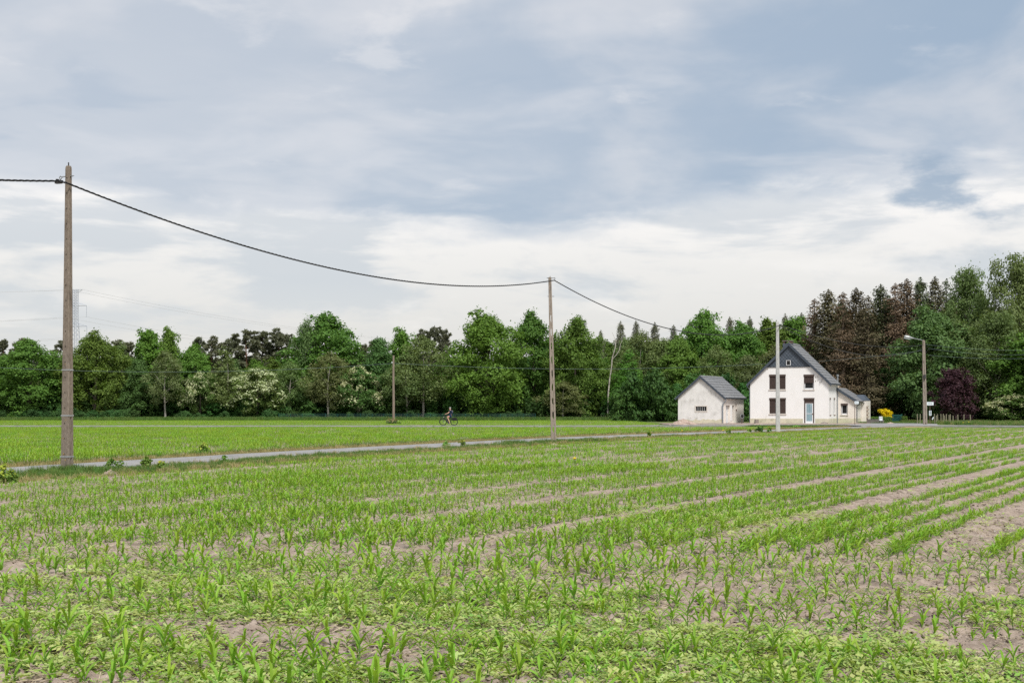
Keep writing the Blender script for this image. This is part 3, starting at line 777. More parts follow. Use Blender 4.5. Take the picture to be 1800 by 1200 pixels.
def tiled_slope(mb, x0, z0, x1, z1, y0, y1, course=.40, tw=.30, th=.028, seed=0, mi=0):
    """courses of flat interlocking tiles from the eave (x0,z0) up to the ridge (x1,z1)"""
    rr = random.Random(seed); L = math.hypot(x1 - x0, z1 - z0); ux, uz = (x1 - x0) / L, (z1 - z0) / L
    nx, nz = -uz, ux
    if nz < 0: nx, nz = -nx, -nz
    nc = max(1, round(L / course)); c = L / nc
    for i in range(nc):
        a = i * c; b = min(L, (i + 1) * c + .05)
        off = (i % 2) * tw / 2; y = y0
        while y < y1 - 1e-6:
            ye = min(y1, y + (tw - off if y == y0 and off else tw))
            g_ = .006; l0 = th * 1.9 + rr.uniform(-.004, .006); l1 = .006 + rr.uniform(0, .004)
            P = []
            for yy in (y + g_, ye - g_):
                for (s, h) in ((a, l0 - th), (a, l0), (b, l1 + .004), (b, l1 - .004)):
                    P.append((x0 + ux * s + nx * h, yy, z0 + uz * s + nz * h))
            mb.add(P, [(0, 1, 2, 3), (7, 6, 5, 4), (0, 4, 5, 1), (1, 5, 6, 2), (3, 2, 6, 7), (0, 3, 7, 4)], mi)
            y = ye
def ridge_caps(root, x, z, y0, y1, mat, n, stuff_=False):
    for i in range(n):
        a = y0 + (y1 - y0) * i / n; b = y0 + (y1 - y0) * (i + 1) / n - .012
        mb = MB().prism([(x - .17, z - .10), (x - .14, z - .06), (x, z + .05), (x + .14, z - .06), (x + .17, z - .10), (x, z + .0)], a, b, 'y')
        part('ridge_tile', mb, mat, root)
def downpipe(root, pts, r=.045, mat=None):
    part('downpipe', MB().tube(pts, r, 8), mat or M['zinc'], root)
def gutter(root, x, z, y0, y1, sgn, mat=None):
    prof = [(x + sgn * (.07 + .07 * math.cos(a)), z + .07 * math.sin(a)) for a in np.linspace(math.pi, 2 * math.pi, 7)]
    prof += [(p[0] * .0 + x + sgn * (.07 + .058 * math.cos(a)), z + .058 * math.sin(a)) for p, a in zip(prof[::-1], np.linspace(2 * math.pi, math.pi, 7))]
    part('gutter', MB().prism(prof, y0, y1, 'y'), mat or M['zinc'], root)

# ---------------------------------------------------------------- the house
HF = Frame(1318.7, 160.5, 22.4)
W = HF.front(1456.4, 743)[0]; DEP = 5.9
house = HF.root('house', 'white gable fronted house with slate clad gable top and lean-to on its right side', 'house')
zt = lambda px, py: HF.front(px, py)
eL = HF.front(1319, 671.0)[1]; eR = HF.front(1456.4, 671.5)[1]; eave = (eL + eR) / 2
axx, axz = HF.front(1386.9, 604.5); axx = W / 2
slope = (axz - eave) / (W / 2)
zs = (HF.front(1386, 644)[1])                                        # lower edge of the slates
def opening(x0, y0, x1, y1):
    a = HF.front(x0, y1); b = HF.front(x1, y0); return [a[0], a[1], b[0], b[1]]
o_ul = opening(1352.4, 658.3, 1380.9, 684); o_ur = opening(1413.0, 658.3, 1430.8, 684)
o_ll = opening(1352.6, 699.6, 1381.2, 726.7); o_d = opening(1413.3, 699.6, 1431.3, 743.2); o_d[1] = .06
o_g = opening(1382.2, 632.9, 1390.0, 642.2)
fx = (zs - eave) / slope
mb = MB()
front = lambda u, v, d: (u, d, v)
wall_panel(mb, [(0, .0), (W, .0), (W, eave), (W - fx, zs), (fx, zs), (0, eave)], [R(*o) for o in (o_ul, o_ur, o_ll, o_d)], front)
part('front_wall', mb, M['plaster'], house)
mb = MB()
sidew = lambda u, v, d: (W - d, u, v)
slits = []
for (a, b) in ((1458.4, 1460.6), (1465.6, 1467.9)):
    y0, z1 = HF.side(a, 700.9, W); y1, z0 = HF.side(b, 728.5, W); slits.append(R(y0, z0, max(y1, y0 + .34), z1))
wall_panel(mb, [(0, 0), (DEP, 0), (DEP, eave), (0, eave)], slits, sidew)
mb.add([(0, 0, 0), (0, DEP, 0), (0, DEP, eave), (0, 0, eave)], [(0, 1, 2, 3)])
mb.add([(0, DEP, 0), (W, DEP, 0), (W, DEP, eave), (W / 2, DEP, axz), (0, DEP, eave)], [(0, 1, 2, 3, 4)])
part('side_wall', mb, M['plaster'], house)
for sl in slits:
    (ya, za), (yb, zb) = sl[0], sl[2]
    f = part('slit_window', MB().box(W - .145, W - .125, ya, yb, za, zb), M['room'], house)
    part('sill', MB().box(W - .10, W + .045, ya - .05, yb + .05, za - .09, za - .004), M['brick'], f)
    part('lintel', MB().box(W - .1, W + .012, ya - .03, yb + .03, zb + .003, zb + .12), M['brick'], f)
# plinth band, proud of the wall
ph = HF.front(1380, 735.4)[1]
mb = MB(); mb.box(-.012, o_d[0] - .12, -.018, .05, -.05, ph); mb.box(o_d[2] + .12, W + .018, -.018, .05, -.05, ph); mb.box(W - .05, W + .018, .052, DEP - .1, -.05, ph)
part('plinth', mb, M['plinth'], house)
# gable of diamond slates
mb = MB(); mb.add([(fx, 0, zs), (W - fx, 0, zs), (W / 2, 0, axz)], [(0, 1, 2)]); part('gable_board', mb, M['verge'], house)
mb = MB(); s = .36; rr = random.Random(5); row = 0; z = zs + .02
while z < axz:
    x = (row % 2) * s / 2
    while x < W:
        hw = s * .5; hh = s * .58
        inside = all(abs(px_ - W / 2) <= (axz - .08 - pz_) / slope and pz_ > zs - .03 for px_, pz_ in ((x, z + hh), (x - hw, z), (x + hw, z))) 
        if inside and not (o_g[0] - .1 < x < o_g[2] + .1 and o_g[1] - .1 < z < o_g[3] + .1):
            t = rr.uniform(0, .008); lo = max(z - hh, zs)
            mb.add([(x - hw + .01, -.016 - t, z), (x, -.048 - t, lo), (x + hw - .01, -.016 - t, z), (x, -.006, z + hh), (x - hw + .01, -.004, z), (x, -.034, lo), (x + hw - .01, -.004, z)],
                   [(0, 1, 2, 3), (4, 5, 1, 0), (5, 6, 2, 1)])
        x += s
    z += s * .58; row += 1
part('slate', mb, M['slate'], house, stuff=True)
mb = MB().box(fx - .1, W - fx + .1, -.075, .0, zs - .07, zs - .005); part('drip_rail', mb, M['verge'], house)
def window(root, o, kind, name='window', d=.10, shut=1.0, wall=0.0):
    x0, z0, x1, z1 = o; t = .06
    y = wall + d
    t = .13 if 0 < shut < 1 else t
    f = MB(); f.box(x0, x0 + t, y, y + .05, z0, z1); f.box(x1 - t, x1, y, y + .05, z0, z1); f.box(x0 + t, x1 - t, y, y + .05, z0, z0 + t); f.box(x0 + t, x1 - t, y, y + .05, z1 - t, z1)
    r = part(name, f, M['frame_white'] if kind != 'dark' else M['frame_dark'], root)
    part('pane', MB().box(x0 + t + .002, x1 - t - .002, y + .022, y + .03, z0 + t + .002, z1 - t - .002), M['room'], r)
    bx = .17
    part('shutter_box', MB().box(x0 - .02, x1 + .02, wall - .05, wall + d - .004, z1 - bx, z1 + .03), M['frame_dark'], r)
    zz_ = z1 - bx - .004; zb = zz_ - (zz_ - z0 - .01) * shut
    if shut > 0:
        mb = MB(); n = max(2, int((zz_ - zb) / .055)); h = (zz_ - zb) / n
        for i in range(n):
            za = zb + i * h
            mb.add([(x0 + .03, wall + .035, za + .004), (x1 - .03, wall + .035, za + .004), (x1 - .03, wall + .025, za + h * .5), (x0 + .03, wall + .025, za + h * .5), (x1 - .03, wall + .035, za + h - .004), (x0 + .03, wall + .035, za + h - .004)], [(0, 1, 2, 3), (3, 2, 4, 5)])
        part('shutter', mb, M['shutter'], r)
    g_ = MB(); g_.box(x0, x0 + .035, wall + .004, wall + .06, z0, z1 - bx - .004); g_.box(x1 - .035, x1, wall + .004, wall + .06, z0, z1 - bx - .004)
    part('shutter_rail', g_, M['frame_dark'], r)
    part('sill', MB().box(x0 - .08, x1 + .08, wall - .07, wall + d - .004, z0 - .12, z0 - .004), M['sill'], r)
    return r
window(house, o_ul, 'w')['label'] = 'upper window closed by a brown roller shutter'
window(house, o_ll, 'w')['label'] = 'ground floor window closed by a brown roller shutter'
window(house, o_ur, 'w', shut=.52)['label'] = 'upper window with its brown shutter half lowered'
x0, z0, x1, z1 = o_g
f = MB(); t = .05
for b in ((x0, x0 + t, z0, z1), (x1 - t, x1, z0, z1), (x0 + t, x1 - t, z0, z0 + t), (x0 + t, x1 - t, z1 - t, z1)): f.box(b[0], b[1], -.09, .01, b[2], b[3])
r = part('gable_window', f, M['frame_white'], house); part('pane', MB().box(x0 + t, x1 - t, -.03, -.01, z0 + t, z1 - t), M['room'], r)
# front door
x0, z0, x1, z1 = o_d; zb = z1 - .52
r = part('door', MB().box(x0 + .14, x0 + .26, .04, .09, z0, zb).box(x1 - .26, x1 - .14, .04, .09, z0, zb).box(x0 + .26, x1 - .26, .04, .09, z0, z0 + .22).box(x0 + .26, x1 - .26, .04, .09, zb - .10, zb).box(x0 + .26, x1 - .26, .038, .086, z0 + 1.02, z0 + 1.08), M['frame_white'], house)
part('pane', MB().box(x0 + .262, x1 - .262, .055, .07, z0 + .222, z0 + 1.018).box(x0 + .262, x1 - .262, .055, .07, z0 + 1.082, zb - .102), M['door_blue'], r)
part('handle', MB().box(x1 - .24, x1 - .10, .0, .036, z0 + .98, z0 + 1.08), M['brick'], r)
part('grille', MB().box(x0 + .42, x0 + .435, .035, .05, z0 + .25, zb - .12).box(x1 - .435, x1 - .42, .035, .05, z0 + .25, zb - .12), M['frame_white'], r)
part('shutter_box', MB().box(x0 - .02, x1 + .02, -.05, .09, z1 - .17, z1 + .03), M['frame_dark'], r)
part('shutter', MB().box(x0 + .02, x1 - .02, .02, .034, zb - .02, z1 - .174), M['shutter'], r)
part('jamb', MB().box(x0, x0 + .135, .02, .12, z0, zb - .024).box(x1 - .135, x1, .02, .12, z0, zb - .024), M['frame_dark'], r)
part('doorstep', MB().box(x0 - .05, x1 + .05, -.25, .12, -.04, .056), M['sill'], house)
# roof
ov, vo = .32, .22                      # eaves and verge overhang
ez = eave - ov * slope
mb = MB()
tiled_slope(mb, W + ov, ez + .10, W / 2, axz + .10, -vo, DEP + .2, .46, .30, seed=1); tiled_slope(mb, -ov, ez + .10, W / 2, axz + .10, -vo, DEP + .2, .46, .30, seed=2)
roof = part('roof', mb, M['tile'], house, stuff=True)
mb = MB()
for sg in (-1, 1):
    xe = W / 2 + sg * (W / 2 + ov)
    mb.add([(xe, -vo, ez + .09), (W / 2, -vo, axz + .09), (W / 2, DEP + .2, axz + .09), (xe, DEP + .2, ez + .09), (xe, -vo, ez - .03), (W / 2, -vo, axz - .03), (W / 2, DEP + .2, axz - .03), (xe, DEP + .2, ez - .03)],
           [(0, 1, 2, 3), (7, 6, 5, 4), (0, 4, 5, 1), (3, 2, 6, 7), (0, 3, 7, 4)])
part('roof_deck', mb, M['verge'], house)
mb = MB()
for sg in (-1, 1):
    xe = W / 2 + sg * (W / 2 + ov + .02)
    mb.add([(xe, -vo - .03, ez + .13), (W / 2, -vo - .03, axz + .15), (W / 2, -vo - .03, axz - .20), (xe, -vo - .03, ez - .22), (xe, -vo - .004, ez + .13), (W / 2, -vo - .004, axz + .15), (W / 2, -vo - .004, axz - .20), (xe, -vo - .004, ez - .22)],
           [(0, 1, 2, 3), (7, 6, 5, 4), (0, 4, 5, 1), (3, 2, 6, 7), (0, 3, 7, 4)])
part('verge_board', mb, M['verge'], house)
mb = MB()
for sg in (-1, 1):
    xe = W / 2 + sg * (W / 2 + ov); xi = W / 2 + sg * W / 2
    mb.add([(xe, -vo, ez - .032), (xi, -vo, ez - .032), (xi, DEP, ez - .032), (xe, DEP, ez - .032)], [(0, 1, 2, 3)])
part('soffit', mb, M['frame_white'], house)
ridge_caps(house, W / 2, axz + .15, -vo - .02, DEP + .2, M['tile'], 14)
gutter(house, W + ov - .02, ez + .05, -vo, DEP + .1, 1); gutter(house, -ov + .02, ez + .05, -vo, DEP + .1, -1)
downpipe(house, [(-ov - .04, .12, ez), (-ov - .04, .12, ez - .18), (-.09, .12, ez - .42), (-.09, .12, .0)])
# chimney at the front end of the ridge, slate hung with an open brick top
cx0, cz0 = HF.front(1376.2, 611, .3); cx1 = HF.front(1391.5, 611, .3)[0]; cz1 = HF.front(1384, 603.3, .3)[1]; cz2 = HF.front(1384, 598.5, .3)[1]
ch = part('chimney', MB().box(cx0, cx1, .25, 1.25, axz - 1.6, cz1), M['slate'], house)
mb = MB()
for (xa, xb, ya, yb) in ((cx0 + .05, cx0 + .2, .3, 1.2), (cx1 - .3, cx1 - .03, .3, 1.2)):
    mb.box(xa, xb, ya, yb, cz1 + .002, cz2 - .07)
part('pier', mb, M['brick'], ch)
part('cap_slab', MB().box(cx0 - .08, cx1 + .04, .2, 1.3, cz2 - .066, cz2 + .02), M['wall_grey'], ch)
# fixings left on the plaster
mb = MB()
for (a, b) in ((1434, 662.5), (1438, 661.8), (1434, 669), (1438, 667.8), (1349.5, 648)):
    u, v = HF.front(a, b); mb.box(u - .035, u + .035, -.06, -.003, v - .035, v + .035)
part('wall_fixing', mb, M['stake'], house)
u, v = HF.front(1446, 667); part('wire_bracket', MB().tube([(u, -.02, v + .1), (u - .02, -.14, v), (u - .16, -.16, v - .28), (u - .3, -.1, v - .36), (u - .32, -.03, v - .2)], .018, 5), M['iron'], house)
# lean-to
A_ = 5.35; AD = 6.2
ax0, az_top = HF.front(1472.4, 681.5, A_); ax0 = W + .002; ax1 = HF.front(1505.0, 705, A_)[0]
zl = HF.front(1474, 683.3, A_)[1]; zr = HF.front(1505, 704.5, A_)[1]
ow = [*HF.front(1478.4, 728.3, A_), *HF.front(1490.0, 709.3, A_)]
mb = MB(); wall_panel(mb, [(ax0, 0), (ax1, 0), (ax1, zr), (ax0, zl)], [R(*ow)], lambda u, v, d: (u, A_ + d, v))
part('lean_to_wall', mb, M['plaster_side'], house)
window(house, ow, 'w', 'lean_to_window', shut=.05, wall=A_)
w2 = part('plant_pot', MB().lathe([(.0, 0), (.07, 0), (.09, .16), (.07, .15)], 10, mtx=Matrix.Translation((ow[2] - .3, A_ + .22, ow[1] + .06))), M['brick'], house)
bpy.data.objects.remove(w2)
step_y = A_ + 3.3
mb = MB(); mb.add([(ax1, A_, 0), (ax1, A_ + AD, 0), (ax1, A_ + AD, zr), (ax1, A_, zr)], [(0, 1, 2, 3)]); mb.add([(ax0, A_ + AD, 0), (ax1, A_ + AD, 0), (ax1, A_ + AD, zr), (ax0, A_ + AD, zl)], [(0, 1, 2, 3)])
part('lean_to_side', mb, M['plaster_side'], house)
part('lean_to_plinth', MB().box(ax0 + .02, ax1 + .015, A_ - .018, A_ + .04, -.05, ph).box(ax1 - .03, ax1 + .015, A_ + .042, A_ + AD, -.05, ph), M['plinth'], house)
sl2 = (zl - zr) / (ax1 - ax0); xe = ax1 + .3; zeave = zr - .3 * sl2
mb = MB(); tiled_slope(mb, xe, zeave + .14, ax0 - .02, zl + .14, A_ - .25, A_ + AD, .44, .30, seed=3); part('lean_to_roof', mb, M['tile'], house, stuff=True)
mb = MB()
mb.add([(xe, A_ - .28, zeave + .16), (ax0, A_ - .28, zl + .18), (ax0, A_ - .28, zl - .14), (xe, A_ - .28, zeave - .18), (xe, A_ - .24, zeave + .12), (ax0, A_ - .24, zl + .12), (ax0, A_ - .24, zl - .14), (xe, A_ - .24, zeave - .18), (xe, A_ + AD, zeave + .12), (ax0, A_ + AD, zl + .12)],
       [(0, 1, 2, 3), (7, 6, 5, 4), (0, 4, 5, 1), (3, 2, 6, 7), (4, 8, 9, 5)])
part('lean_to_verge', mb, M['verge'], house)
gutter(house, xe - .02, zeave + .02, A_ - .25, A_ + AD, 1)
downpipe(house, [(ax0 + .08, A_ - .07, zl + .15), (ax0 + .08, A_ - .07, 0)])
downpipe(house, [(xe + .05, A_ + .1, zeave - .05), (xe + .05, A_ + .1, zeave - .2), (ax1 + .07, A_ + .1, zeave - .4), (ax1 + .07, A_ + .1, 0)], mat=M['verge'])
# rear wing beyond the lean-to, its end left as toothed brick
wy0 = A_ + 3.6; wx1 = ax1 + .85; wz = zr + .02
mb = MB().box(ax1 + .02, wx1 - .25, wy0, wy0 + 3.2, 0, wz); part('rear_wing_wall', mb, M['plaster_side'], house)
mb = MB(); nb = 14
for i in range(nb):
    za = wz * .78 * i / nb; d = 0 if (i // 1) % 3 == 0 else .2
    part('quoin', MB().box(wx1 - .245, wx1 + (0.02 if i % 3 else -.12), wy0 + .02, wy0 + .35, za + .01, za + wz * .78 / nb - .012), M['brick_pale'] if i % 3 else M['brick'], house)
mb = MB()
hip = [(ax1 - .8, wy0 - .05, wz + .05), (wx1 - .25, wy0 - .05, wz + .05), (wx1 - .25, wy0 + 3.3, wz + .05), (ax1 - .8, wy0 + 3.3, wz + .05), (ax1 - .6, wy0 + 1.0, wz + .72), (ax1 + .12, wy0 + 1.0, wz + .72), (ax1 + .12, wy0 + 2.2, wz + .72), (ax1 - .6, wy0 + 2.2, wz + .72)]
mb.add(hip, [(0, 1, 5, 4), (1, 2, 6, 5), (2, 3, 7, 6), (3, 0, 4, 7), (4, 5, 6, 7), (3, 2, 1, 0)]); part('rear_wing_roof', mb, M['slate'], house)
# flue behind the eaves
fxp, fz0 = HF.front(1472.3, 672, 6.6); fz1 = HF.front(1472.3, 658.2, 6.6)[1]
fl_ = part('flue', MB().lathe([(.20, fz0 - 1.2), (.20, fz0 - .3), (.26, fz0 - .28), (.24, fz0 - .12), (.12, fz0)], 10, mtx=Matrix.Translation((fxp, 6.6, 0))), M['brick_pale'], house)
part('flue_pipe', MB().lathe([(.09, fz0 - .05), (.09, fz1 - .22), (.14, fz1 - .2), (.14, fz1), (.0, fz1 + .02)], 10, mtx=Matrix.Translation((fxp, 6.6, 0))), M['steel'], fl_)
# rooms behind the glass
part('interior', MB().box(.2, W - .2, .3, DEP - .2, .02, eave - .2).box(ax0 + .2, ax1 - .2, A_ + .3, A_ + 3, .02, zr - .2), M['room'], house)

# ---------------------------------------------------------------- the garage
GF = Frame(1191.9, 160.5, 25.0)
GW = GF.front(1271.7, 744)[0]; GD = 8.2
garage = GF.root('garage', 'small white plastered outbuilding with barred window, weathered gable and grey tiled roof', 'outbuilding')
ge = (GF.front(1192, 697.0)[1] + GF.front(1271.7, 697.6)[1]) / 2; gz = GF.front(1230.6, 662.5)[1]; gs = (gz - ge) / (GW / 2)
og = [*GF.front(1223.0, 722.0), *GF.front(1241.8, 714.1)]
mb = MB(); wall_panel(mb, [(0, 0), (GW, 0), (GW, ge), (GW / 2, gz), (0, ge)], [R(*og)], front)
part('gable_wall', mb, M['plaster_dirty'], garage)
def gside(xa, ya, xb, yb):
    p = GF.side(xa, yb, GW); q = GF.side(xb, ya, GW); return [p[0], max(p[1], .04), q[0], q[1]]
od1 = gside(1275.8, 712.3, 1283.4, 744); od2 = gside(1286.8, 712.3, 1290.6, 744); od3 = gside(1293.0, 708.4, 1295.4, 718.5)
mb = MB(); wall_panel(mb, [(0, 0), (GD, 0), (GD, ge), (0, ge)], [R(*od1), R(*od2), R(*od3)], lambda u, v, d: (GW - d, u, v), depth=.35)
mb.add([(0, 0, 0), (0, GD, 0), (0, GD, ge), (0, 0, ge)], [(0, 1, 2, 3)]); mb.add([(0, GD, 0), (GW, GD, 0), (GW, GD, ge), (GW / 2, GD, gz), (0, GD, ge)], [(0, 1, 2, 3, 4)])
part('side_wall', mb, M['plaster_side'], garage)
r = part('door', MB().box(GW - .30, GW - .26, od1[0] + .02, od1[2] - .02, od1[1], od1[3] - .05), M['frame_white'], garage, label='white door of the outbuilding, set deep in its wall')
part('handle', MB().box(GW - .26, GW - .22, od1[2] - .3, od1[2] - .2, 1.0, 1.04), M['iron'], r)
part('doorway', MB().box(GW - .9, GW - .355, od2[0], od2[2], od2[1], od2[3]), M['room'], garage, label='narrow dark open doorway')
part('slot_window', MB().box(GW - .32, GW - .30, od3[0], od3[2], od3[1], od3[3]), M['sill'], garage)
ve = GF.side(1294.3, 720.5, GW); part('vent', MB().box(GW - .02, GW + .02, ve[0] - .2, ve[0] + .2, ve[1] - .1, ve[1] + .1), M['brick'], garage)
part('door_surround', MB().box(GW - .02, GW + .025, od1[2] + .02, od2[0] - .02, .3, od1[3]), M['plaster'], garage)
x0, z0, x1, z1 = og
r = part('window', MB().box(x0 - .12, x1 + .12, -.03, .10, z0 - .13, z0 - .004).box(x0 - .12, x1 + .12, -.02, .0, z1 + .004, z1 + .11).box(x0 - .12, x0 - .004, -.02, .0, z0, z1).box(x1 + .004, x1 + .12, -.02, .0, z0, z1), M['sill'], garage)
for i in range(5):
    a = x0 + (x1 - x0) * i / 5; b = x0 + (x1 - x0) * (i + 1) / 5
    part('pane', MB().box(a + .03, b - .03, .09, .11, z0 + .02, z1 - .02), M['room'], r)
    if i: part('bar', MB().box(a - .03, a + .03, .02, .10, z0, z1), M['strap'], r)
part('window_back', MB().box(x0 - .02, x1 + .02, .17, .2, z0 - .02, z1 + .02), M['room'], garage)
mb = MB(); rr = random.Random(3); n = 18
up_ = [(GW * i / n, .42 + rr.uniform(-.10, .12)) for i in range(n + 1)]
mb.prism([(0, -.05)] + [(GW, -.05)] + up_[::-1], -.016, .02, 'y'); part('plinth', mb, M['plinth'], garage)
go_ = .26; gez = ge - go_ * gs
mb = MB(); tiled_slope(mb, GW + go_, gez + .10, GW / 2, gz + .10, -.2, GD + .2, .50, .33, seed=11); tiled_slope(mb, -go_, gez + .10, GW / 2, gz + .10, -.2, GD + .2, .50, .33, seed=12)
part('roof', mb, M['tile'], garage, stuff=True)
mb = MB()
for sg in (-1, 1):
    xe = GW / 2 + sg * (GW / 2 + go_)
    mb.add([(xe, -.2, gez + .09), (GW / 2, -.2, gz + .09), (GW / 2, GD + .2, gz + .09), (xe, GD + .2, gez + .09), (xe, -.2, gez), (GW / 2, -.2, gz), (GW / 2, GD + .2, gz), (xe, GD + .2, gez)], [(0, 1, 2, 3), (7, 6, 5, 4), (0, 4, 5, 1), (3, 2, 6, 7), (0, 3, 7, 4)])
part('roof_deck', mb, M['verge'], garage)
mb = MB()
for sg in (-1, 1):
    xe = GW / 2 + sg * (GW / 2 + go_ + .02)
    for (ya, yb) in ((-.23, -.204), (GD + .204, GD + .23)):
        mb.add([(xe, ya, gez + .13), (GW / 2, ya, gz + .15), (GW / 2, ya, gz - .13), (xe, ya, gez - .15), (xe, yb, gez + .13), (GW / 2, yb, gz + .15), (GW / 2, yb, gz - .13), (xe, yb, gez - .15)], [(0, 1, 2, 3), (7, 6, 5, 4), (0, 4, 5, 1), (3, 2, 6, 7), (0, 3, 7, 4)])
part('verge_board', mb, M['verge'], garage)
ridge_caps(garage, GW / 2, gz + .15, -.2, GD + .2, M['tile'], 18)
gutter(garage, GW + go_ - .02, gez + .05, -.2, GD + .1, 1, M['verge']); gutter(garage, -go_ + .02, gez + .05, -.2, GD + .1, -1)
downpipe(garage, [(GW + go_ + .05, -.1, gez), (GW + go_ + .03, -.1, gez - .25), (GW - .05, -.10, gez - .6), (GW - .05, -.10, .02)], .06)

# ================================================================ POLES AND CABLES
def slab_pole(name, label, loc, h, w0, w1, d0, d1, mat, rotz, lean=(0, 0), holes=0, hole_faces=('y',), groove=False, dome=True, mat_edge=None):
    """tapered cast pole of rectangular section with chamfers and a rounded head"""
    r = thing(name, label, 'utility pole', loc, rotz)
    mb = MB(); n = 14; cz = [h * i / n for i in range(n)] + [h - .10, h - .04, h]
    def half(z):
        t = z / h; return (w0 + (w1 - w0) * t) / 2, (d0 + (d1 - d0) * t) / 2
    rings = []
    for z in [-.4] + cz:
        a, b = half(max(z, 0)); c = .16 * a
        k_ = 1.0
        if dome and z > h - .09: k_ = .95 if z < h - .01 else .78
        ox, oy = lean[0] * z / h, lean[1] * z / h
        a *= k_; b *= k_
        sec = [(-a + c, -b), (a - c, -b), (a, -b + c), (a, b - c), (a - c, b), (-a + c, b), (-a, b - c), (-a, -b + c)]
        if groove:
            sec = [(-a + c, -b), (a - c, -b), (a, -b + c), (a, -b * .30), (a * .72, -b * .22), (a * .72, b * .22), (a, b * .30), (a, b - c), (a - c, b), (-a + c, b), (-a, b - c), (-a, b * .30), (-a * .72, b * .22), (-a * .72, -b * .22), (-a, -b * .30), (-a, -b + c)]
        rings.append([(x + ox, y + oy, z) for x, y in sec])
    m_ = len(rings[0]); vs = [p for q in rings for p in q]; fs = []
    for i in range(len(rings) - 1):
        for j in range(m_): fs.append((i * m_ + j, i * m_ + (j + 1) % m_, (i + 1) * m_ + (j + 1) % m_, (i + 1) * m_ + j))
    fs.append(tuple((len(rings) - 1) * m_ + j for j in range(m_)))
    mb.add(vs, fs); part('shaft', mb, mat, r)
    for fc in hole_faces:
        for i in range(holes):
            z = h * (.06 + .90 * i / max(1, holes - 1)); a, b = half(z); ox, oy = lean[0] * z / h, lean[1] * z / h
            rad = .016
            cy = MB()
            if fc == 'y': mt = Matrix.Translation((ox, oy - b - .002, z)) @ Matrix.Rotation(math.radians(90), 4, 'X')
            else: mt = Matrix.Translation((ox + a * (1 if not groove else 1) + .002, oy + b * .62, z)) @ Matrix.Rotation(math.radians(90), 4, 'Y')
            cy.lathe([(rad * 1.25, -.004), (rad * 1.25, .004), (rad, .004), (rad, -.02), (0, -.02)], 8, mtx=mt)
            part('bolt_hole', cy, M['hole'], r)
    return r, half
def tpt(pole_xy, px, py, d=None): return wp(px, py, pole_xy[1] if d is None else d)

B1 = gp(118, 829.5); H1 = EYE + (YH - 292) / F * B1[1]
pole1, half1 = slab_pole('concrete_pole', 'tall weathered concrete pole nearest the viewer, holed and banded, at the left', (B1[0], B1[1], 0), H1, .28, .14, .25, .125, M['concrete_old'], math.radians(-22), (.05, 0), 19, ('y',), groove=True)
for py in (650, 730, 802):
    z = EYE + (YH - py) / F * B1[1]; a, b = half1(z); ox = .05 * z / H1
    part('strap', MB().box(ox - a - .006, ox + a + .006, -b - .007, -b - .001, z - .02, z + .02).box(ox + a + .001, ox + a + .007, -b - .001, b, z - .02, z + .02).box(ox - a - .007, ox - a - .001, -b - .001, b, z - .02, z + .02), M['strap'], pole1)
for (py, du, w_, h_) in ((770, -.05, .05, .035), (797, -.02, .06, .05), (808, .03, .045, .06), (738, .04, .03, .03), (640, .0, .03, .04)):
    z = EYE + (YH - py) / F * B1[1]; a, b = half1(z); ox = .05 * z / H1 + du; rr = random.Random(py)
    part('lichen', MB().prism([(ox + w_ * .5 * rr.uniform(.5, 1) * math.cos(t), z + h_ * .5 * rr.uniform(.5, 1) * math.sin(t)) for t in np.linspace(0, 5.6, 9)], -b - .003, -b + .004), M['lichen'], pole1)
part('top_pin', MB().tube([(.05, 0, H1 - .02), (.05, 0, H1 + .10)], .018, 6), M['iron'], pole1)
zb1 = EYE + (YH - 310) / F * B1[1]
part('bolt', MB().tube([(-.22, 0, zb1), (.24, 0, zb1)], .012, 6).tube([(.16, 0, zb1), (.17, 0, zb1)], .03, 6), M['steel'], pole1)
part('hook', MB().tube([(-.06, 0, zb1), (-.16, -.01, zb1 - .02), (-.24, -.01, zb1 - .09), (-.26, -.01, zb1 - .02), (-.22, -.01, zb1 + .02)], .014, 6), M['steel'], pole1)
part('cable_clamp', MB().box(-.40, -.20, -.05, .05, zb1 - .19, zb1 - .12).box(-.37, -.31, -.04, .04, zb1 - .12, zb1 - .06).box(-.24, -.17, -.045, .045, zb1 - .17, zb1 - .10).tube([(-.24, 0, zb1 - .08), (-.26, 0, zb1 - .14)], .016, 6), M['iron'], pole1)

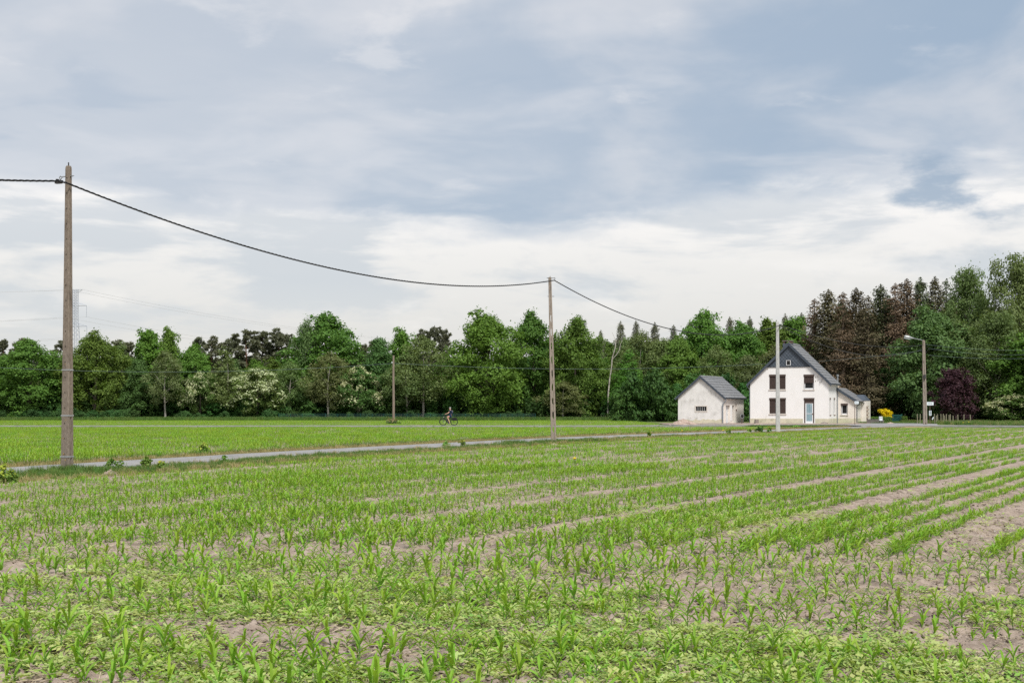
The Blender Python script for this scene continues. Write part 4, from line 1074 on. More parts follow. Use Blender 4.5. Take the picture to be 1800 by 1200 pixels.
def twin_pole(name, label, loc, h, gap0, gap1, leg0, leg1, mat, rotz, lean, slots):
    """cast pole of two legs joined by short webs, open between them"""
    r = thing(name, label, 'utility pole', loc, rotz)
    def X(z): 
        t = z / h; return gap0 + (gap1 - gap0) * t, leg0 + (leg1 - leg0) * t
    for sg in (-1, 1):
        mb = MB(); vs = []; n = 12; fs = []
        for i in range(n + 1):
            z = -.4 if i == 0 else h * i / n
            g_, l = X(max(z, 0)); c = sg * (g_ / 2 + l / 2); ox, oy = lean[0] * z / h, lean[1] * z / h
            for (u, v) in ((-.5, -.38), (-.38, -.5), (.38, -.5), (.5, -.38), (.5, .38), (.38, .5), (-.38, .5), (-.5, .38)):
                vs.append((ox + c + u * l, oy + v * l * 1.25, z))
        for i in range(n):
            for j in range(8): fs.append((i * 8 + j, i * 8 + (j + 1) % 8, i * 8 + 8 + (j + 1) % 8, i * 8 + 8 + j))
        fs.append(tuple(n * 8 + j for j in range(8)))
        mb.add(vs, fs); part('leg', mb, mat, r)
    z = 0.05; k_ = 0
    pitch = h / slots
    for i in range(slots):
        za = i * pitch; wb = pitch * (.42 if i < slots * .75 else .86)
        g_, l = X(za + wb / 2); ox, oy = lean[0] * za / h, lean[1] * za / h
        hgt = pitch * .5
        w_ = g_ / 2 + .012
        a, b = za + pitch * .30, za + pitch * .30 + wb
        part('web', MB().prism([(ox - w_, a - .12), (ox, a), (ox + w_, a - .12), (ox + w_, min(b + .12, h - .02)), (ox, b), (ox - w_, min(b + .12, h - .02))], oy - l * .35, oy + l * .35, 'y'), mat, r)
    g_, l = X(h)
    part('head', MB().box(lean[0] - g_ / 2 - l * .52, lean[0] + g_ / 2 + l * .52, lean[1] - l * .68, lean[1] + l * .68, h - .22, h + .01), mat, r)
    return r
B2 = gp(973.3, 777.5); H2 = EYE + (YH - 487.5) / F * B2[1]
lean2 = (966.5 - 973.3) / F * B2[1]
pole2 = twin_pole('twin_leg_pole', 'middle concrete pole of two slotted legs, leaning slightly left by the lane', (B2[0], B2[1], 0), H2, .085, .02, .105, .068, M['concrete_mid'], 0, (lean2, 0), 12)
zc2 = EYE + (YH - 488.8) / F * B2[1]
part('bolt', MB().tube([(lean2 - .16, 0, zc2), (lean2 + .22, 0, zc2)], .014, 6), M['iron'], pole2)
part('hook', MB().tube([(lean2 + .22, 0, zc2), (lean2 + .26, 0, zc2 + .04), (lean2 + .27, 0, zc2 - .04), (lean2 + .24, 0, zc2 - .10)], .014, 6), M['iron'], pole2)
part('bolt', MB().tube([(lean2 * .88 - .14, 0, zc2 - .95), (lean2 * .88 + .2, 0, zc2 - .95)], .012, 6), M['iron'], pole2)
B3 = gp(1367.5, 759.5); H3 = EYE + (YH - 565) / F * B3[1]
pole3, half3 = slab_pole('light_concrete_pole', 'pale grey smooth concrete pole standing in front of the white house', (B3[0], B3[1], 0), H3, .315, .20, .28, .18, M['concrete_new'], math.radians(-6), ((1366.6 - 1367.5) / F * B3[1], 0), 22, ('y',))
zc3 = EYE + (YH - 571) / F * B3[1]
part('hook', MB().tube([(.05, -.06, zc3), (.22, -.06, zc3 + .03), (.26, -.06, zc3 - .03)], .014, 6), M['iron'], pole3)
B4 = gp(691.8, 743.0); H4 = EYE + (YH - 624.6) / F * B4[1]
pole4 = thing('wooden_pole', 'thin wooden pole standing alone in tall grass beside the cycle path', 'utility pole', (B4[0], B4[1], 0))
part('shaft', MB().tube([(0, 0, -.3), (.01, 0, H4 * .35), (-.02, 0, H4 * .7), (.0, 0, H4)], [.15, .14, .125, .11], 10), M['wood_pole'], pole4)
zi = EYE + (YH - 637) / F * B4[1]
part('insulator', MB().lathe([(.0, -.07), (.06, -.06), (.07, 0), (.05, .03), (.06, .06), (.0, .08)], 8, mtx=Matrix.Translation((-.17, -.05, zi))), M['sign_white'], pole4)
B5 = gp(1626.3, 746.3); H5 = EYE + (YH - 598) / F * B5[1]
lean5 = (1623.5 - 1626.3) / F * B5[1]
pole5 = twin_pole('lamp_post', 'concrete lamp post with a long arm and grey lamp head, by the street name sign', (B5[0], B5[1], 0), H5, .05, .02, .19, .12, M['concrete_mid'], 0, (lean5, 0), 11)
pole5['category'] = 'lamp post'
def L5(px, py): p = wp(px, py, B5[1]); return (p.x - B5[0], 0, p.z)
arm = part('lamp_arm', MB().tube([L5(1623.5, 606), L5(1622.5, 600), L5(1621, 597.6), L5(1605, 594.2)], .035, 6), M['steel'], pole5)
a = Vector(L5(1605.5, 594.4)); b = Vector(L5(1589.6, 591.3)); mb = MB()
mb.tube([a, a.lerp(b, .25), a.lerp(b, .5), a.lerp(b, .9), b], [.06, .11, .17, .16, .10], 8); part('lamp_head', mb, M['strap'], arm)
part('lamp_lens', MB().box(-.32, .32, -.1, .1, -.03, .0, mtx=Matrix.Translation(a.lerp(b, .68) + Vector((0, 0, -.155))) @ Matrix.Rotation(math.radians(11), 4, 'Y')), M['sign_white'], arm)
part('cable_bracket', MB().tube([L5(1622.4, 600), L5(1622.2, 616)], .045, 6).tube([L5(1625, 607), L5(1633, 612), L5(1626, 622)], .02, 5), M['iron'], pole5)
part('fuse_box', MB().box(-.22, -.02, -.30, -.14, EYE + (YH - 662) / F * B5[1] - .22, EYE + (YH - 662) / F * B5[1] + .22), M['iron'], pole5)

def hang(p, q, sag, n=40):
    p, q = Vector(p), Vector(q); return [p.lerp(q, i / n) - Vector((0, 0, 4 * sag * (i / n) * (1 - i / n))) for i in range(n + 1)]
def dense(P, step):
    out = []
    for a, b in zip(P[:-1], P[1:]):
        n = max(1, int((b - a).length / step)); out += [a.lerp(b, i / n) for i in range(n)]
    return out + [P[-1]]
a1 = wp(103, 318.2, B1[1]); a1b = wp(117, 321.5, B1[1] - .3); a2 = wp(974.2, 492.5, B2[1] - .1); a3 = wp(1372.3, 571.2, B3[1] - .15); a5 = wp(1622, 606, B5[1]); a6 = wp(1622.2, 613.5, B5[1])
p0 = Vector((a1.x - 15.3, a1.y - 34.5, a1.z + .55))
run = hang(p0, a1, 1.5, 60)[:-1] + [a1, a1b] + hang(a1b, a2, 1.28, 60)[1:] + hang(a2, a3, 1.60, 50)[1:]
run = dense(run, .11)
T3 = MB(); per = .72
acc = 0; phs = [0]
for a, b in zip(run[:-1], run[1:]): acc += (b - a).length; phs.append(acc)
for s_ in range(3):
    P = []
    for p, l in zip(run, phs):
        an = 2 * math.pi * l / per + s_ * 2.094; P.append(p + Vector((math.cos(an) * .017, -math.sin(an) * .008, math.sin(an) * .017)))
    T3.tube(P, .0145, 4)
cable = link('overhead_cable', T3.mesh('overhead_cable', M['cable'])); tag(cable, 'thick twisted black cable sagging across the sky from pole to pole', 'cable')
for (p, q, sag, lab) in ((a3, a5, .75, 'dark cable dropping from the pale grey pole towards the lamp post above the house roof'), (wp(1371, 573, B3[1] + .4), a6, 1.35, 'lower slack dark cable from the pale grey pole to the lamp post')):
    c_ = link('service_cable', MB().tube(hang(p, q, sag, 40), .026, 5).mesh('service_cable', M['cable'])); tag(c_, lab, 'cable')
wb_ = wp(692, 638.3, B4[1])
left_end = Vector((wb_.x - 52, wb_.y + .5, wb_.z - .1))
run = hang(left_end, wb_, .95, 40)
span2 = wp(1332, 640, 173); span3 = wp(1622.5, 616, B5[1])
run += hang(wb_, span2, .62, 40)[1:] + hang(span2, span3, .25, 20)[1:]
c_ = link('telephone_wire', MB().tube(run, .021, 5).mesh('telephone_wire', M['cable_green'])); tag(c_, 'thin greenish wire strung low across the whole wood through the wooden pole', 'wire')
for j, (pa, pb, sag, lab) in enumerate(((wp(1626, 605, B5[1]), wp(1838, 615, 140), .25, 'uppermost thin wire leaving the lamp post to the right'), (wp(1632, 612.2, B5[1]), wp(1838, 622, 140), .3, 'middle thin wire leaving the lamp post to the right'), (wp(1632, 624, B5[1]), wp(1838, 629, 140), .2, 'lowest thin wire leaving the lamp post to the right'))):
    c_ = link('telephone_wire', MB().tube(hang(pa, pb, sag, 20), .016, 4).mesh('telephone_wire', M['cable_green'])); tag(c_, lab, 'wire')

# ---------------------------------------------------------------- the far pylon and its wires
PD = 430.0; pyl = thing('pylon', 'far lattice steel pylon half hidden behind the nearest concrete pole', 'pylon', ((132.8 - 900) / F * PD, PD, 0), math.radians(-14))
PH = EYE + (YH - 508.5) / F * PD
def pw(z): return 2.2 - 1.62 * min(1, z / (PH * .75)) if z < PH * .75 else .58
lv = [0, 5, 9.5, 13.5, 17, 20.2, 23, 25.6, 27.8, 29.6, 31.2, 32.8, 34.4, 36, PH]
for sx, sy in ((-1, -1), (1, -1), (1, 1), (-1, 1)):
    part('leg', MB().tube([(sx * pw(z), sy * pw(z), z) for z in lv], .09, 4), M['pylon'], pyl)
mb = MB(); lv2 = []
for a, b in zip(lv[:-1], lv[1:]): lv2 += [a, (a + b) / 2]
lv2.append(lv[-1])
for a, b in zip(lv2[:-1], lv2[1:]):
    wa, wb2 = pw(a), pw(b)
    for (c0, c1) in (((-1, -1), (1, -1)), ((1, -1), (1, 1)), ((1, 1), (-1, 1)), ((-1, 1), (-1, -1))):
        mb.tube([(c0[0] * wa, c0[1] * wa, a), (c1[0] * wb2, c1[1] * wb2, b)], .035, 3); mb.tube([(c1[0] * wa, c1[1] * wa, a), (c0[0] * wb2, c0[1] * wb2, b)], .035, 3)
part('lattice', mb, M['pylon'], pyl, stuff=True)
ends = []
for (py_, ln) in ((509, 1.9), (537.5, 3.7), (573.5, 3.8)):
    z = EYE + (YH - py_) / F * PD; mb = MB()
    for sg in (-1, 1):
        L_ = ln if not (py_ == 509) else 2.3
        for sy in (-1, 1):
            mb.tube([(sg * .55, sy * .55, z), (sg * L_, 0, z)], .06, 4)
            if py_ != 509: mb.tube([(sg * .55, sy * .55, z + .9), (sg * L_, 0, z + .05)], .05, 4)
            else: mb.tube([(sg * .55, sy * .55, z - 1.0), (sg * L_, 0, z - .05)], .04, 4)
    arm_ = part('cross_arm', mb, M['pylon'], pyl)
    if py_ != 509:
        for sg in (-1, 1):
            drop = 3.4
            part('insulator', MB().tube([(sg * ln, 0, z), (sg * ln, 0, z - drop)], .07, 5), M['pylon'], arm_)
            ends.append((sg, ln, z - drop))
    else: ends += [(-1, 2.3, z), (1, 2.3, z)]
cs, sn = math.cos(math.radians(-14)), math.sin(math.radians(-14))
names = {}
for i, (sg, ln, z) in enumerate(ends):
    bx_, by_ = pyl.location.x + sg * ln * cs, pyl.location.y + sg * ln * sn
    side_ = 'right' if sg > 0 else 'left'
    hgt = ['top', 'middle', 'lowest'][i // 2]
    mb = MB()
    mb.tube(hang((bx_, by_, z), (bx_ + 192, by_ + 290, z), 9.0, 48), .028, 4)
    mb.tube(hang((bx_, by_, z), (bx_ - 192, by_ - 290, z), 9.0, 48), .028, 4)
    c_ = link('power_line', mb.mesh('power_line', M['wire_far'])); tag(c_, 'faint power line held by the %s end of the pylon\'s %s arm' % (side_, hgt), 'power line')

# ================================================================ SMALL THINGS ROUND THE HOUSE
def at(px, py): x, y = gp(px, py); return (x, y, 0)
def street_sign(px, base, px0, px1, py0, py1, label, yaw=0, sub=None):
    x, y, _ = at(px, base); r = thing('street_sign', label, 'street sign', (x, y, 0))
    zt_ = EYE + (YH - py0) / F * y; zb_ = EYE + (YH - py1) / F * y; xa, xb = (px0 - px) / F * y, (px1 - px) / F * y
    part('post', MB().tube([(0, 0, -.2), (0, 0, zb_ if sub is None else zb_)], .035, 8), M['rust'], r)
    pl = part('plate', MB().prism([(xa + .04, zb_), (xb - .04, zb_), (xb, zb_ + .04), (xb, zt_ - .04), (xb - .04, zt_), (xa + .04, zt_), (xa, zt_ - .04), (xa, zb_ + .04)], -.06, -.035), M['sign_white'], r)
    mb = MB(); zc = (zt_ + zb_) / 2; w = xb - xa; h = zt_ - zb_; rr = random.Random(int(px)); u = xa + w * .22
    while u < xb - w * .22:                                            # the worn, unreadable street name: strokes only
        mb.box(u, u + .016, -.066, -.061, zc - h * .16, zc + h * (.16 if rr.random() < .6 else .08))
        if rr.random() < .7: mb.box(u + .018, u + .042, -.066, -.061, zc - h * .16 + rr.choice((0, h * .14, h * .26)), zc - h * .16 + h * .33 * rr.random() * .2 + rr.choice((.02, h * .17, h * .3)))
        u += rr.uniform(.055, .08)
    part('lettering', mb, M['sign_ink'], pl)
    if sub:
        z1_ = EYE + (YH - sub[2]) / F * y; z0_ = EYE + (YH - sub[3]) / F * y; a, b = (sub[0] - px) / F * y, (sub[1] - px) / F * y
        sp = part('small_plate', MB().box(a, b, -.06, -.036, z0_, z1_), M['sign_white'], r)
        part('black_bar', MB().box((a + b) / 2 - .05, (a + b) / 2 + .03, -.066, -.061, z0_ + .06, z1_ - .03), M['sign_ink'], sp)
    return r
street_sign(1634.6, 745, 1628.2, 1640.8, 706.2, 712.0, 'white street name sign on a thin post just right of the lamp post', sub=(1633.0, 1637.0, 721.5, 730.0))
street_sign(1502.6, 747, 1501.9, 1509.2, 704.8, 709.8, 'white street name sign in front of the lean-to corner of the house')
x, y, _ = at(1304, 745.3); r = thing('round_sign', 'round road sign seen from behind, between the outbuilding and the house', 'road sign', (x, y, 0), math.radians(20))
zc = EYE + (YH - 731) / F * y
part('post', MB().tube([(0, 0, -.2), (0, 0, zc + .1)], .04, 8), M['rust'], r)
part('disc', MB().lathe([(0, -.02), (.20, -.02), (.20, .01), (0, .01)], 20, mtx=Matrix.Translation((0, -.07, zc)) @ Matrix.Rotation(math.radians(90), 4, 'X')), M['iron'], r)
part('rim', MB().lathe([(.202, -.03), (.235, -.03), (.235, .02), (.202, .02), (.202, -.03)], 20, mtx=Matrix.Translation((0, -.07, zc)) @ Matrix.Rotation(math.radians(90), 4, 'X')), M['strap'], r)
part('clamp', MB().box(-.06, .06, -.14, -.088, zc - .06, zc + .06), M['hole'], r)
# marker post, mailbox, low wall, gate, hedge stand
x, y, _ = at(1548, 744.2); r = thing('mailbox', 'pale grey letter box on dark legs by the driveway', 'letter box', (x, y, 0))
z0, z1 = EYE + (YH - 739) / F * y, EYE + (YH - 731.7) / F * y
part('box', MB().prism([(-.17, z0), (.17, z0), (.17, z1 - .04), (.12, z1), (-.12, z1), (-.17, z1 - .04)], -.16, .16), M['sign_white'], r)
part('flap', MB().box(-.12, .12, -.175, -.162, z1 - .16, z1 - .09), M['strap'], r)
for u in (-.14, .10): part('leg', MB().box(u, u + .07, -.05, .05, -.1, z0 - .003), M['iron'], r)
x, y, _ = at(1524, 744.0); wl = (1551 - 1524) / F * y
r = thing('garden_wall', 'low grey block wall between the house and the letter box', 'wall', (x, y, 0), math.radians(-6))
zt_ = EYE + (YH - 737.2) / F * y; n = 4; rr = random.Random(2)
for j in range(3):
    u = 0.0; k_ = 0
    while u < wl:
        w = .44 if not (k_ == 0 and j % 2) else .22; w = min(w, wl - u + .001)
        if w > .05: part('block', MB().box(u + .006, u + w - .006, rr.uniform(-.006, .006), .2, zt_ * j / 3 + .006, zt_ * (j + 1) / 3 - .006), M['wall_grey'], r)
        u += w; k_ += 1
part('mortar', MB().box(0, wl, .02, .18, -.1, zt_ - .012), M['concrete_mid'], r)
part('coping', MB().box(-.02, wl + .02, -.03, .23, zt_, zt_ + .05), M['wall_grey'], r)
x, y, _ = at(1552.3, 744.0); r = thing('wall_pier', 'short grey brick pier just behind the letter box', 'pier', (x, y + .4, 0))
z1 = EYE + (YH - 738) / F * y; part('shaft', MB().box(-.16, .16, -.16, .16, -.1, z1), M['wall_grey'], r); part('cap', MB().prism([(-.19, z1 + .002), (.19, z1 + .002), (.15, z1 + .06), (-.15, z1 + .06)], -.19, .19), M['wall_grey'], r)
x, y, _ = at(1568.5, 742.2); gw = (1585.5 - 1568.5) / F * y; r = thing('garden_gate', 'dark green wooden garden gate with a diagonal brace beside the yellow bush', 'gate', (x, y, 0), math.radians(-8))
z0, z1 = .12, EYE + (YH - 728.2) / F * y
for u in (0, gw - .12): part('post', MB().box(u, u + .12, -.06, .06, -.2, z1 + .05), M['gate_green'], r)
for za in (z0 + .02, z1 - .14): part('rail', MB().box(.122, gw - .122, -.03, .03, za, za + .11), M['gate_green'], r)
part('brace', MB().add([(.13, -.045, z0 + .135), (.26, -.045, z0 + .135), (gw - .13, -.045, z1 - .145), (gw - .26, -.045, z1 - .145), (.13, -.02, z0 + .135), (.26, -.02, z0 + .135), (gw - .13, -.02, z1 - .145), (gw - .26, -.02, z1 - .145)], [(0, 1, 2, 3), (7, 6, 5, 4), (0, 4, 5, 1), (1, 5, 6, 2), (2, 6, 7, 3), (3, 7, 4, 0)]), M['gate_green'], r)
n = 9
for i in range(n):
    u = .13 + (gw - .26) * (i + .5) / n; part('slat', MB().box(u - .028, u + .028, -.016, .012, z0, z1 - .02), M['gate_green'], r)
# stakes and wire of the field fence by the lamp post
x, y, _ = at(1613, 744.3); r = thing('stake_fence', 'row of grey wooden stakes with wire in the rough grass right of the lamp post', 'fence', (x, y, 0)); rr = random.Random(8)
for (px, top, bas) in ((1612.8, 727.0, 741.5), (1617, 727.2, 741), (1643, 727, 741.5), (1645.6, 730, 741), (1648.4, 727.5, 741.5), (1654.2, 727.3, 741.5), (1657.4, 727, 741), (1660.6, 730, 741.5), (1663.2, 727.4, 741), (1668.2, 729, 742), (1670.3, 727.6, 741), (1675.2, 730.2, 741.5), (1684, 728.4, 741), (1694, 728, 741.5), (1706, 728.5, 741)):
    yy = 157.5 + (bas - 741) * 1.6; u = (px - 900) / F * yy - x; zt_ = EYE + (YH - top) / F * yy
    part('stake', MB().tube([(u, yy - y, -.2), (u + rr.uniform(-.05, .05), yy - y, zt_)], [.062, .052], 7), M['stake'], r)
mb = MB()
for z in (.35, .68, .95): mb.tube([(0, .1, z), (2.4, .1, z - .03), (4.5, .0, z), (6.6, .1, z)], .0025, 3)
part('wire', mb, M['iron'], r)
for (px, pt, pb, lab) in ((1538, 726.5, 740.5, 'weathered wooden stake behind the low grey wall, left of the yellow bush'), (1590.5, 727, 741, 'slim wooden stake just right of the green gate')):
    x, y, _ = at(px, pb); s_ = link('wooden_stake', MB().tube([(0, 0, -.2), (.03, 0, EYE + (YH - pt) / F * y)], [.07, .055], 7).mesh('wooden_stake', M['stake']), None, (x, y, 0)); tag(s_, lab, 'stake')
x, y, _ = at(1638.8, 744); r = thing('marker_post', 'small leaning white marker in the grass right of the street sign', 'marker', (x, y, 0))
part('post', MB().tube([(-.09, 0, -.1), (0, 0, .42)], .02, 6), M['rust'], r); part('plate', MB().box(-.06, .06, -.012, .012, -.16, .16, mtx=Matrix.Translation((.06, -.03, .58)) @ Matrix.Rotation(math.radians(28), 4, 'Y')), M['sign_white'], r)
# green wire fence in front of the wood
r = thing('mesh_fence', 'low green wire mesh fence along the foot of the wood', 'fence', (-32, 195.2, 0)); mb = MB()
for i in range(23):
    u = i * 1.6; part('post', MB().tube([(u, 0, -.1), (u, 0, .95)], .035, 5), M['gate_green'], r)
for z in np.linspace(.08, .92, 7): mb.tube([(0, 0, z), (35.2, 0, z)], .008, 3)
for u in np.arange(0, 35.2, .20): mb.tube([(u, 0, .08), (u, 0, .92)], .006, 3)
part('mesh', mb, M['gate_green'], r, stuff=True)
# heaps and stray blocks
def heap(name, label, cat, px, py, w, h, mat, seed, d=None, loc=None, bits=26):
    x, y, _ = at(px, py) if loc is None else loc; rr = random.Random(seed); mb = MB(); n = 16; rings = 6; vs = []; fs = []
    for i in range(rings + 1):
        t = i / rings
        for j in range(n):
            a = 2 * math.pi * j / n; q = (1 + rr.uniform(-.14, .14)) * (1 - t) ** .8 if i < rings else 0
            vs.append((w / 2 * q * math.cos(a), (d or w) / 2 * q * math.sin(a), -.03 + h * t ** .9 * (1 + rr.uniform(-.08, .08)) if i else -.05))
    for i in range(rings):
        for j in range(n): fs.append((i * n + j, i * n + (j + 1) % n, i * n + n + (j + 1) % n, i * n + n + j))
    r = thing(name, label, cat, (x, y, 0)); part('heap', MB().add(vs, fs), mat, r)
    mb = MB()
    for _ in range(bits):
        q = rr.random() ** .7; a = rr.random() * 6.28; s_ = min(w, h * 2) * rr.uniform(.03, .09)
        mb.box(-s_, s_, -s_ * .8, s_ * .8, -s_ * .5, s_ * .6, mtx=Matrix.Translation((w / 2 * q * math.cos(a), (d or w) / 2 * q * math.sin(a), max(0.0, h * (1 - q) ** .9 - .02))) @ Matrix.Rotation(rr.random() * 3, 4, Vector((rr.random(), rr.random(), rr.random() + .1)).normalized()))
    part('lump', mb, mat, r, stuff=True)
    return r
heap('rubble_heap', 'pinkish heap of rubble against the outbuilding\'s left front corner', 'rubble heap', 1201, 746.4, 3.0, .62, M['rubble'], 1, 1.6)
heap('rubble_heap', 'low brown mound of debris along the outbuilding\'s front wall', 'rubble heap', 1255, 746.2, 4.6, .22, M['rubble_grey'], 2, 1.0)
heap('rubble_heap', 'small reddish heap of sand on the driveway near the green gate', 'rubble heap', 1565, 744.8, 1.1, .22, M['rubble'], 3)
heap('rubble_heap', 'scattered pale stones and tiles by the house\'s front left corner', 'rubble heap', 1333, 746, 2.4, .16, M['rubble'], 4, 1.0, bits=40)
heap('stone_heap', 'pale broken stones left of the house\'s side corner', 'stones', 1449, 744.6, 1.1, .26, M['rubble_grey'], 5, .6, bits=40)
heap('rubble_heap', 'bits of grey rubble strewn between the round sign and the house', 'rubble heap', 1312, 745.6, 1.6, .14, M['rubble_grey'], 6, .8)
heap('soil_heap', 'small pile of dry clods in the grass right of the nearest pole', 'soil heap', 193, 835, .52, .17, M['clod'], 7, bits=40)
heap('soil_heap', 'small pile of dry clods at the foot of the twin legged pole', 'soil heap', 974, 783, .60, .15, M['rubble'], 8, bits=34)
x, y, _ = at(1330, 745.4); r = thing('stone_block', 'single brown stone block standing before the house front', 'stone block', (x, y, 0), .2)
part('block', MB().prism([(-.22, -.05), (.24, -.05), (.19, .34), (.2, .50), (-.17, .52), (-.2, .3)], -.16, .16), M['rubble_grey'], r); part('foot', MB().box(-.34, .36, -.24, .22, -.05, .10), M['rubble_grey'], r)

# ================================================================ TREES
def unit(v): return v / (np.linalg.norm(v, axis=-1, keepdims=True) + 1e-9)
def cards(pos, nrm, L, Wd, rng, along=None):
    """small leaf-sized rhombs at pos, facing nrm"""
    n = len(pos); r = rng.normal(size=(n, 3)) if along is None else along
    t = unit(r - nrm * np.sum(r * nrm, -1, keepdims=True)); b = np.cross(nrm, t)
    L = L[:, None] / 2; Wd = Wd[:, None] / 2
    return np.stack([pos - t * L, pos + b * Wd + t * L * .15, pos + t * L, pos - b * Wd + t * L * .15], 1)
def limbs_mesh(name, mat, H, r0, base, targets, rng, lean=.03, ntr=9, top=.85, extra=None):
    """tapered trunk with limbs reaching for the foliage masses"""
    mb = MB(); ph = rng.random(2) * 6; pts = []; rad = []
    for i in range(ntr + 1):
        t = i / ntr; z = -.3 + (H * top + .3) * t
        pts.append(Vector((math.sin(ph[0] + t * 3.1) * lean * H * t, math.sin(ph[1] + t * 2.7) * lean * H * t, z)))
        rad.append(r0 * ((1 - t) ** .8 * .92 + .08) * (1.35 if i == 0 else 1))
    mb.tube(pts, rad, 7, caps=False)
    def on(z):
        t = min(max((z + .3) / (H * top + .3), 0), 1) * ntr; i = min(int(t), ntr - 1); return pts[i].lerp(pts[i + 1], t - i), rad[min(i + 1, ntr)]
    for c in targets:
        zs_ = max(base * .75, c[2] - (abs(c[0]) + abs(c[1])) * rng.uniform(.5, .95)); p, rr_ = on(min(zs_, H * top * .95)); q = Vector(c)
        m1 = p.lerp(q, .5) + Vector((rng.normal(0, .04) * H * .3, rng.normal(0, .04) * H * .3, rng.normal(0.02, .03) * H * .3))
        k_ = min(rr_ * .6, r0 * .38); mb.tube([p, m1, q], [k_, k_ * .6, k_ * .2], 5, caps=False)
    if extra: extra(mb, pts)
    return mb.mesh(name, mat)

def broadleaf(seed, H, R, base, nb, nleaf, lsz, prof='round', blob=(.17, .34), flat=.8, droop=0.0, shell=.55, wid=.62, r0=None, bark='bark_oak', lean=.03, spike=0):
    """crown built from many leaf cards gathered in uneven clumps; returns trunk mesh, crown quads, tints, blob list"""
    rng = np.random.default_rng(seed)
    def rp(h):
        if prof == 'round': return np.sin(np.pi * np.clip(h * .86 + .14, 0, 1)) ** .62
        if prof == 'egg': return np.sin(np.pi * np.clip(h * .80 + .20, 0, 1) ** 1.25) ** .7
        if prof == 'tall': return np.sin(np.pi * np.clip(h * .82 + .18, 0, 1) ** .85) ** .8 
        if prof == 'cone': return (1 - h) ** .75 * .95 + .05
        if prof == 'dome': return np.sqrt(np.clip(1 - h ** 2.2, 0, 1))
    C = []
    for i in range(nb):
        h = (i + rng.random()) / nb; h = h ** (.85 if prof != 'cone' else 1.15); a = i * 2.39996 + rng.normal(0, .45)
        q = rp(h) * R * rng.uniform(.40, .95); br = R * rng.uniform(*blob) * (1 if prof != 'cone' else (1.15 - .7 * h))
        C.append((q * math.cos(a), q * math.sin(a), base + (H - base) * (h * .90 + .02) - br * .25, br))
    for i in range(spike):
        a = rng.random() * 6.28; q = R * rng.uniform(0, .5); C.append((q * math.cos(a), q * math.sin(a), H * rng.uniform(.9, 1.0), R * rng.uniform(.10, .18)))
    C.append((0, 0, H - R * .25, R * .28)); C = np.array(C)
    w = C[:, 3] ** 2; idx = rng.choice(len(C), nleaf, p=w / w.sum())
    d = unit(rng.normal(size=(nleaf, 3))); d[:, 2] = np.where(d[:, 2] < -.25, -d[:, 2] * .8, d[:, 2]); d = unit(d)
    sub = rng.normal(size=(len(C), 9, 3)); sub = unit(sub)                     # twig bunches inside each clump
    si = rng.integers(0, 9, nleaf); dirs = unit(d + sub[idx, si] * 1.5)
    rr_ = C[idx, 3] * (shell + (1.12 - shell) * rng.random(nleaf) ** .8)
    pos = C[idx, :3] + dirs * rr_[:, None] * np.array([1, 1, flat])
    pos += rng.normal(0, .05, pos.shape) * R * (rng.random(nleaf)[:, None] ** 3) * 1.5
    pos[:, 2] -= droop * rng.random(nleaf) * np.hypot(pos[:, 0], pos[:, 1]) / R
    pos[:, 2] = np.maximum(pos[:, 2], base * .55)
    nr = unit(dirs * .8 + np.array([0, 0, .55]) + rng.normal(size=(nleaf, 3)) * .55)
    L = lsz * rng.uniform(.6, 1.35, nleaf)
    al = None
    if droop: al = np.array([0, 0, -1.0]) + rng.normal(size=(nleaf, 3)) * .55
    V = cards(pos, nr, L, L * wid, rng, al)
    tint = np.clip(rng.normal(.45, .26, nleaf), 0, 1)
    tg = C[rng.choice(len(C), min(len(C), 12), replace=False), :3]
    tr = limbs_mesh('trunk', M[bark], H, r0 or H * .022, base, tg, rng, lean)
    return tr, V, tint, C

def pine(seed, H, R, base, nleaf, lsz):
    rng = np.random.default_rng(seed); C = []
    n = 15
    for i in range(n):
        h = (i + .5) / n; a = i * 2.4 + rng.normal(0, .5); q = R * (1.05 - .75 * h) * rng.uniform(.3, .95)
        C.append((q * math.cos(a), q * math.sin(a), base + (H - base) * (h * .92), R * rng.uniform(.24, .40)))
    C.append((0, 0, H - R * .12, R * .16)); C = np.array(C)
    w = C[:, 3] ** 2; idx = rng.choice(len(C), nleaf, p=w / w.sum())
    sub = unit(rng.normal(size=(len(C), 12, 3))); si = rng.integers(0, 12, nleaf)
    ct = C[idx, :3] + sub[idx, si] * (C[idx, 3] * .8)[:, None] * np.array([1, 1, .55])
    d = unit(rng.normal(size=(nleaf, 3)) + np.array([0, 0, .5])); pos = ct + d * (lsz * .7 * rng.random(nleaf))[:, None]
    nr = unit(np.cross(d, rng.normal(size=(nleaf, 3)))); L = lsz * rng.uniform(.7, 1.5, nleaf)
    V = cards(pos, nr, L, L * .30, rng, d)
    tr = limbs_mesh('trunk', M['bark_pine'], H, H * .016, base, C[:12, :3], rng, .025, top=.94)
    return tr, V, np.clip(rng.normal(.5, .3, nleaf), 0, 1), C
